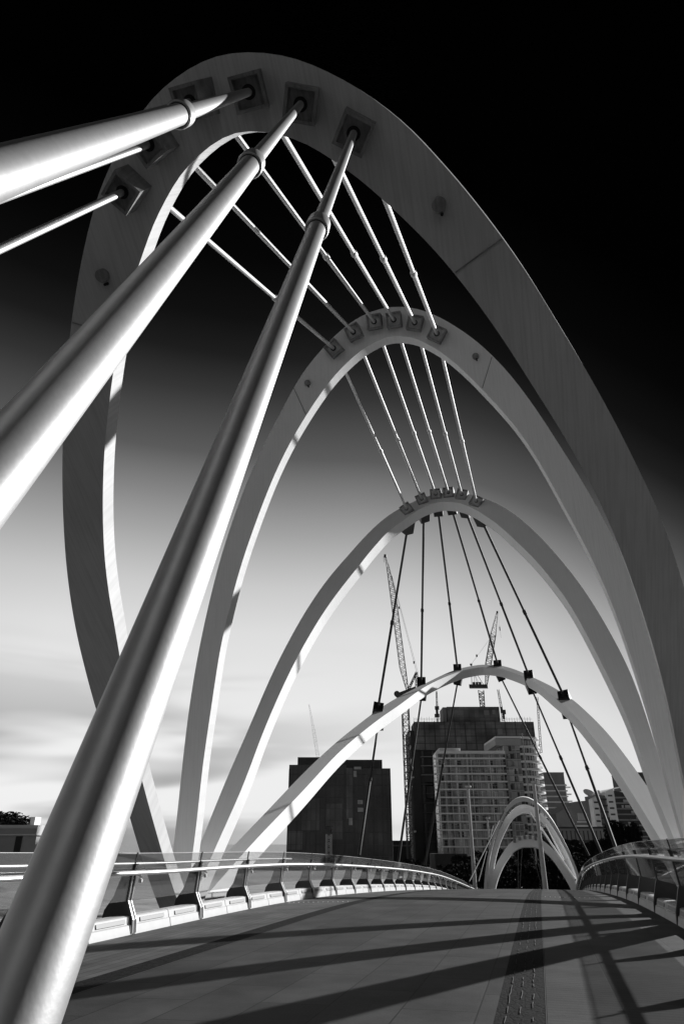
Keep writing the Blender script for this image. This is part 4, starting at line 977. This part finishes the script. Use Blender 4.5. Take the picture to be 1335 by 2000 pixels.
# right bank: low white wall with small lights
w = Bld('river_wall', 34, 62, -1.1, 'low white wall beyond the right balustrade', 'wall')
f = 62; X = lambda px: PX(px, 1650, f)[0]
bm = BM(); w.bx(bm, X(1232), X(1500), f, f + .5, PX(1300, 1672, f)[1] - 3, PX(1300, 1659, f)[1]); w.add('wall', bm, 'concrete')
bm = BM(); w.bx(bm, X(1231), X(1501), f - .1, f + .6, PX(1300, 1659, f)[1], PX(1300, 1656.5, f)[1]); w.add('coping', bm, 'wall_pale')
for px, py, wd in ((1240, 1664, 'leftmost'), (1263, 1664, 'second from left'), (1295, 1667, 'second from right'), (1321, 1669, 'rightmost')):
    p = LF(PX(px, py, 58)[0], 58, -1.1); c = thing('bollard_light', p, 'small white bollard light by the low wall, %s of four' % wd, 'bollard', 'bollard lights on the right bank')
    q = W(px, py, 58); bm = BM(); tube(bm, (q.x, q.y, -1.1), (q.x, q.y, q.z - .1), .07, .07, 12); obj('stem', bm, 'dark_metal', c, True)
    bm = BM(); lathe(bm, (q.x, q.y, q.z - .1), Vector((0, 0, 1)), [(0, .08), (.05, .17), (.15, .2), (.26, .15), (.32, 0)], 14); obj('globe', bm, 'kerb_white', c, True)

# ------------------------------------------------------------------ trees
def tree_meshes(seed, H, Rw, n, leaf, m):
    rnd = random.Random(seed); tb = BM(); th = H * .34
    tube(tb, (0, 0, 0), (.1, 0, th), H * .035, H * .022, 10)
    cl = []
    for i in range(9):
        a = rnd.uniform(0, 2 * pi); r = Rw * rnd.uniform(.35, .8); h = H * rnd.uniform(.45, .9)
        p = Vector((r * cos(a), r * sin(a), h)); tube(tb, (.1, 0, th * rnd.uniform(.75, 1)), p * .85 + Vector((0, 0, 0)), H * .014, H * .005, 6); cl.append((p, Rw * rnd.uniform(.32, .52)))
    cl.append((Vector((0, 0, H * .8)), Rw * .5))
    lb = BM()
    for i in range(n):
        c, r = rnd.choice(cl); d = Vector((rnd.gauss(0, 1), rnd.gauss(0, 1), rnd.gauss(0, 1))).normalized(); p = c + d * r * rnd.random() ** .4
        p.z = c.z + (p.z - c.z) * .8
        u = Vector((rnd.gauss(0, 1), rnd.gauss(0, 1), rnd.gauss(0, 1))).normalized(); w_ = u.orthogonal().normalized(); s = leaf * rnd.uniform(.6, 1.4)
        q = [p + u * s, p + w_ * s * .55, p - u * s, p - w_ * s * .55]; lb.faces.new([lb.verts.new(x) for x in q])
    mt = bpy.data.meshes.new('trunk'); tb.to_mesh(mt); tb.free(); mt.materials.append(MT['bark'])
    ml = bpy.data.meshes.new('crown'); lb.to_mesh(ml); lb.free(); ml.materials.append(MT[m])
    return mt, ml
TM = [tree_meshes(11, 10, 3.6, 5200, .24, 'leaf_dark'), tree_meshes(12, 10, 3.0, 5200, .22, 'leaf_mid'), tree_meshes(13, 10, 4.2, 5600, .25, 'leaf_dark')]
def tree(px, pyt, f, k, label, base=G0, sxy=1.0, group='trees on the far bank'):
    p = W(px, pyt, f); H = p.z - base; l = lz(px, pyt, f)[0]; q = LF(l, f, base)
    r = thing('broadleaf_tree', q, label, 'tree', group, (px * 7) % 6); s = H / 9.6; r.scale = (s * sxy, s * sxy, s)
    for nm_, me in zip(('trunk', 'crown'), TM[k]):
        o = bpy.data.objects.new(nm_, me); C.objects.link(o); o.parent = r
for a in ((868, 1690, 150, 0, 'small dark tree before the podium left of the tall lamp post', 1.3), (905, 1672, 168, 2, 'dark tree behind the tall lamp post left of the far arches', 1.2),
          (940, 1664, 170, 0, 'dark tree filling the left foot of the far arches', 1.2), (975, 1660, 165, 2, 'dark tree under the left half of the smallest far arch', 1.2),
          (1012, 1654, 172, 0, 'dark tree under the crown of the smallest far arch', 1.3), (1048, 1648, 168, 2, 'dark tree under the right half of the smallest far arch', 1.2),
          (1082, 1642, 172, 0, 'dark tree behind the right leg of the smallest far arch', 1.2), (1108, 1636, 166, 1, 'tree just right of the far arches, in front of the arcade', 1.0),
          (1136, 1648, 150, 2, 'dark rounded tree between two of the right-hand rods', 1.1), (1163, 1643, 140, 0, 'tree right of the dark rounded one, at the foot of the arcade', 1.1),
          (1190, 1652, 125, 1, 'low tree touching the right balustrade before the bend', 1.2), (1211, 1607, 130, 2, 'tall round dark tree standing out before the slotted tower', .62),
          (1100, 1668, 120, 2, 'nearest dark tree beside the right end of the far arches', 1.4), (1245, 1650, 160, 0, 'low tree behind the white wall on the right', 1.5),
          (1140, 1672, 118, 0, 'low dense tree hugging the far end of the right balustrade', 1.5), (960, 1690, 118, 2, 'low dark bush-like tree between the left legs of the far arches', 1.8),
          (1030, 1690, 118, 0, 'low dark tree behind the lower middle of the smallest far arch', 1.8),
          (28, 1588, 190, 2, 'dark tree above the pavilion roof at the far left', 1.6), (-20, 1598, 185, 0, 'dark tree cut by the left edge of the picture', 1.6),
          (225, 1668, 170, 0, 'dark tree on the far bank seen through the left glass', 2.0), (262, 1674, 165, 2, 'second dark tree beyond the glass beside the overhead arch foot', 2.0)):
    tree(*a[:5], sxy=a[5])
# dark shrubs low on the far bank
sh = BM(); rnd = random.Random(77)
for i in range(26000):
    l = rnd.uniform(8, 62); ff = rnd.uniform(113, 135); hgt = 3.4 + 1.2 * sin(l * .7) + .8 * sin(l * 1.9 + ff * .3); z = G0 + hgt * rnd.random() ** .6
    p = LF(l, ff, z); u = Vector((rnd.gauss(0, 1), rnd.gauss(0, 1), rnd.gauss(0, 1))).normalized(); w_ = u.orthogonal().normalized(); s = rnd.uniform(.15, .34)
    sh.faces.new([sh.verts.new(x) for x in (p + u * s, p + w_ * s * .6, p - u * s, p - w_ * s * .6)])
tag(obj('ground_cover', sh, 'leaf_dark'), 'dark dense shrubs along the far bank', 'shrubs', None, 'stuff')
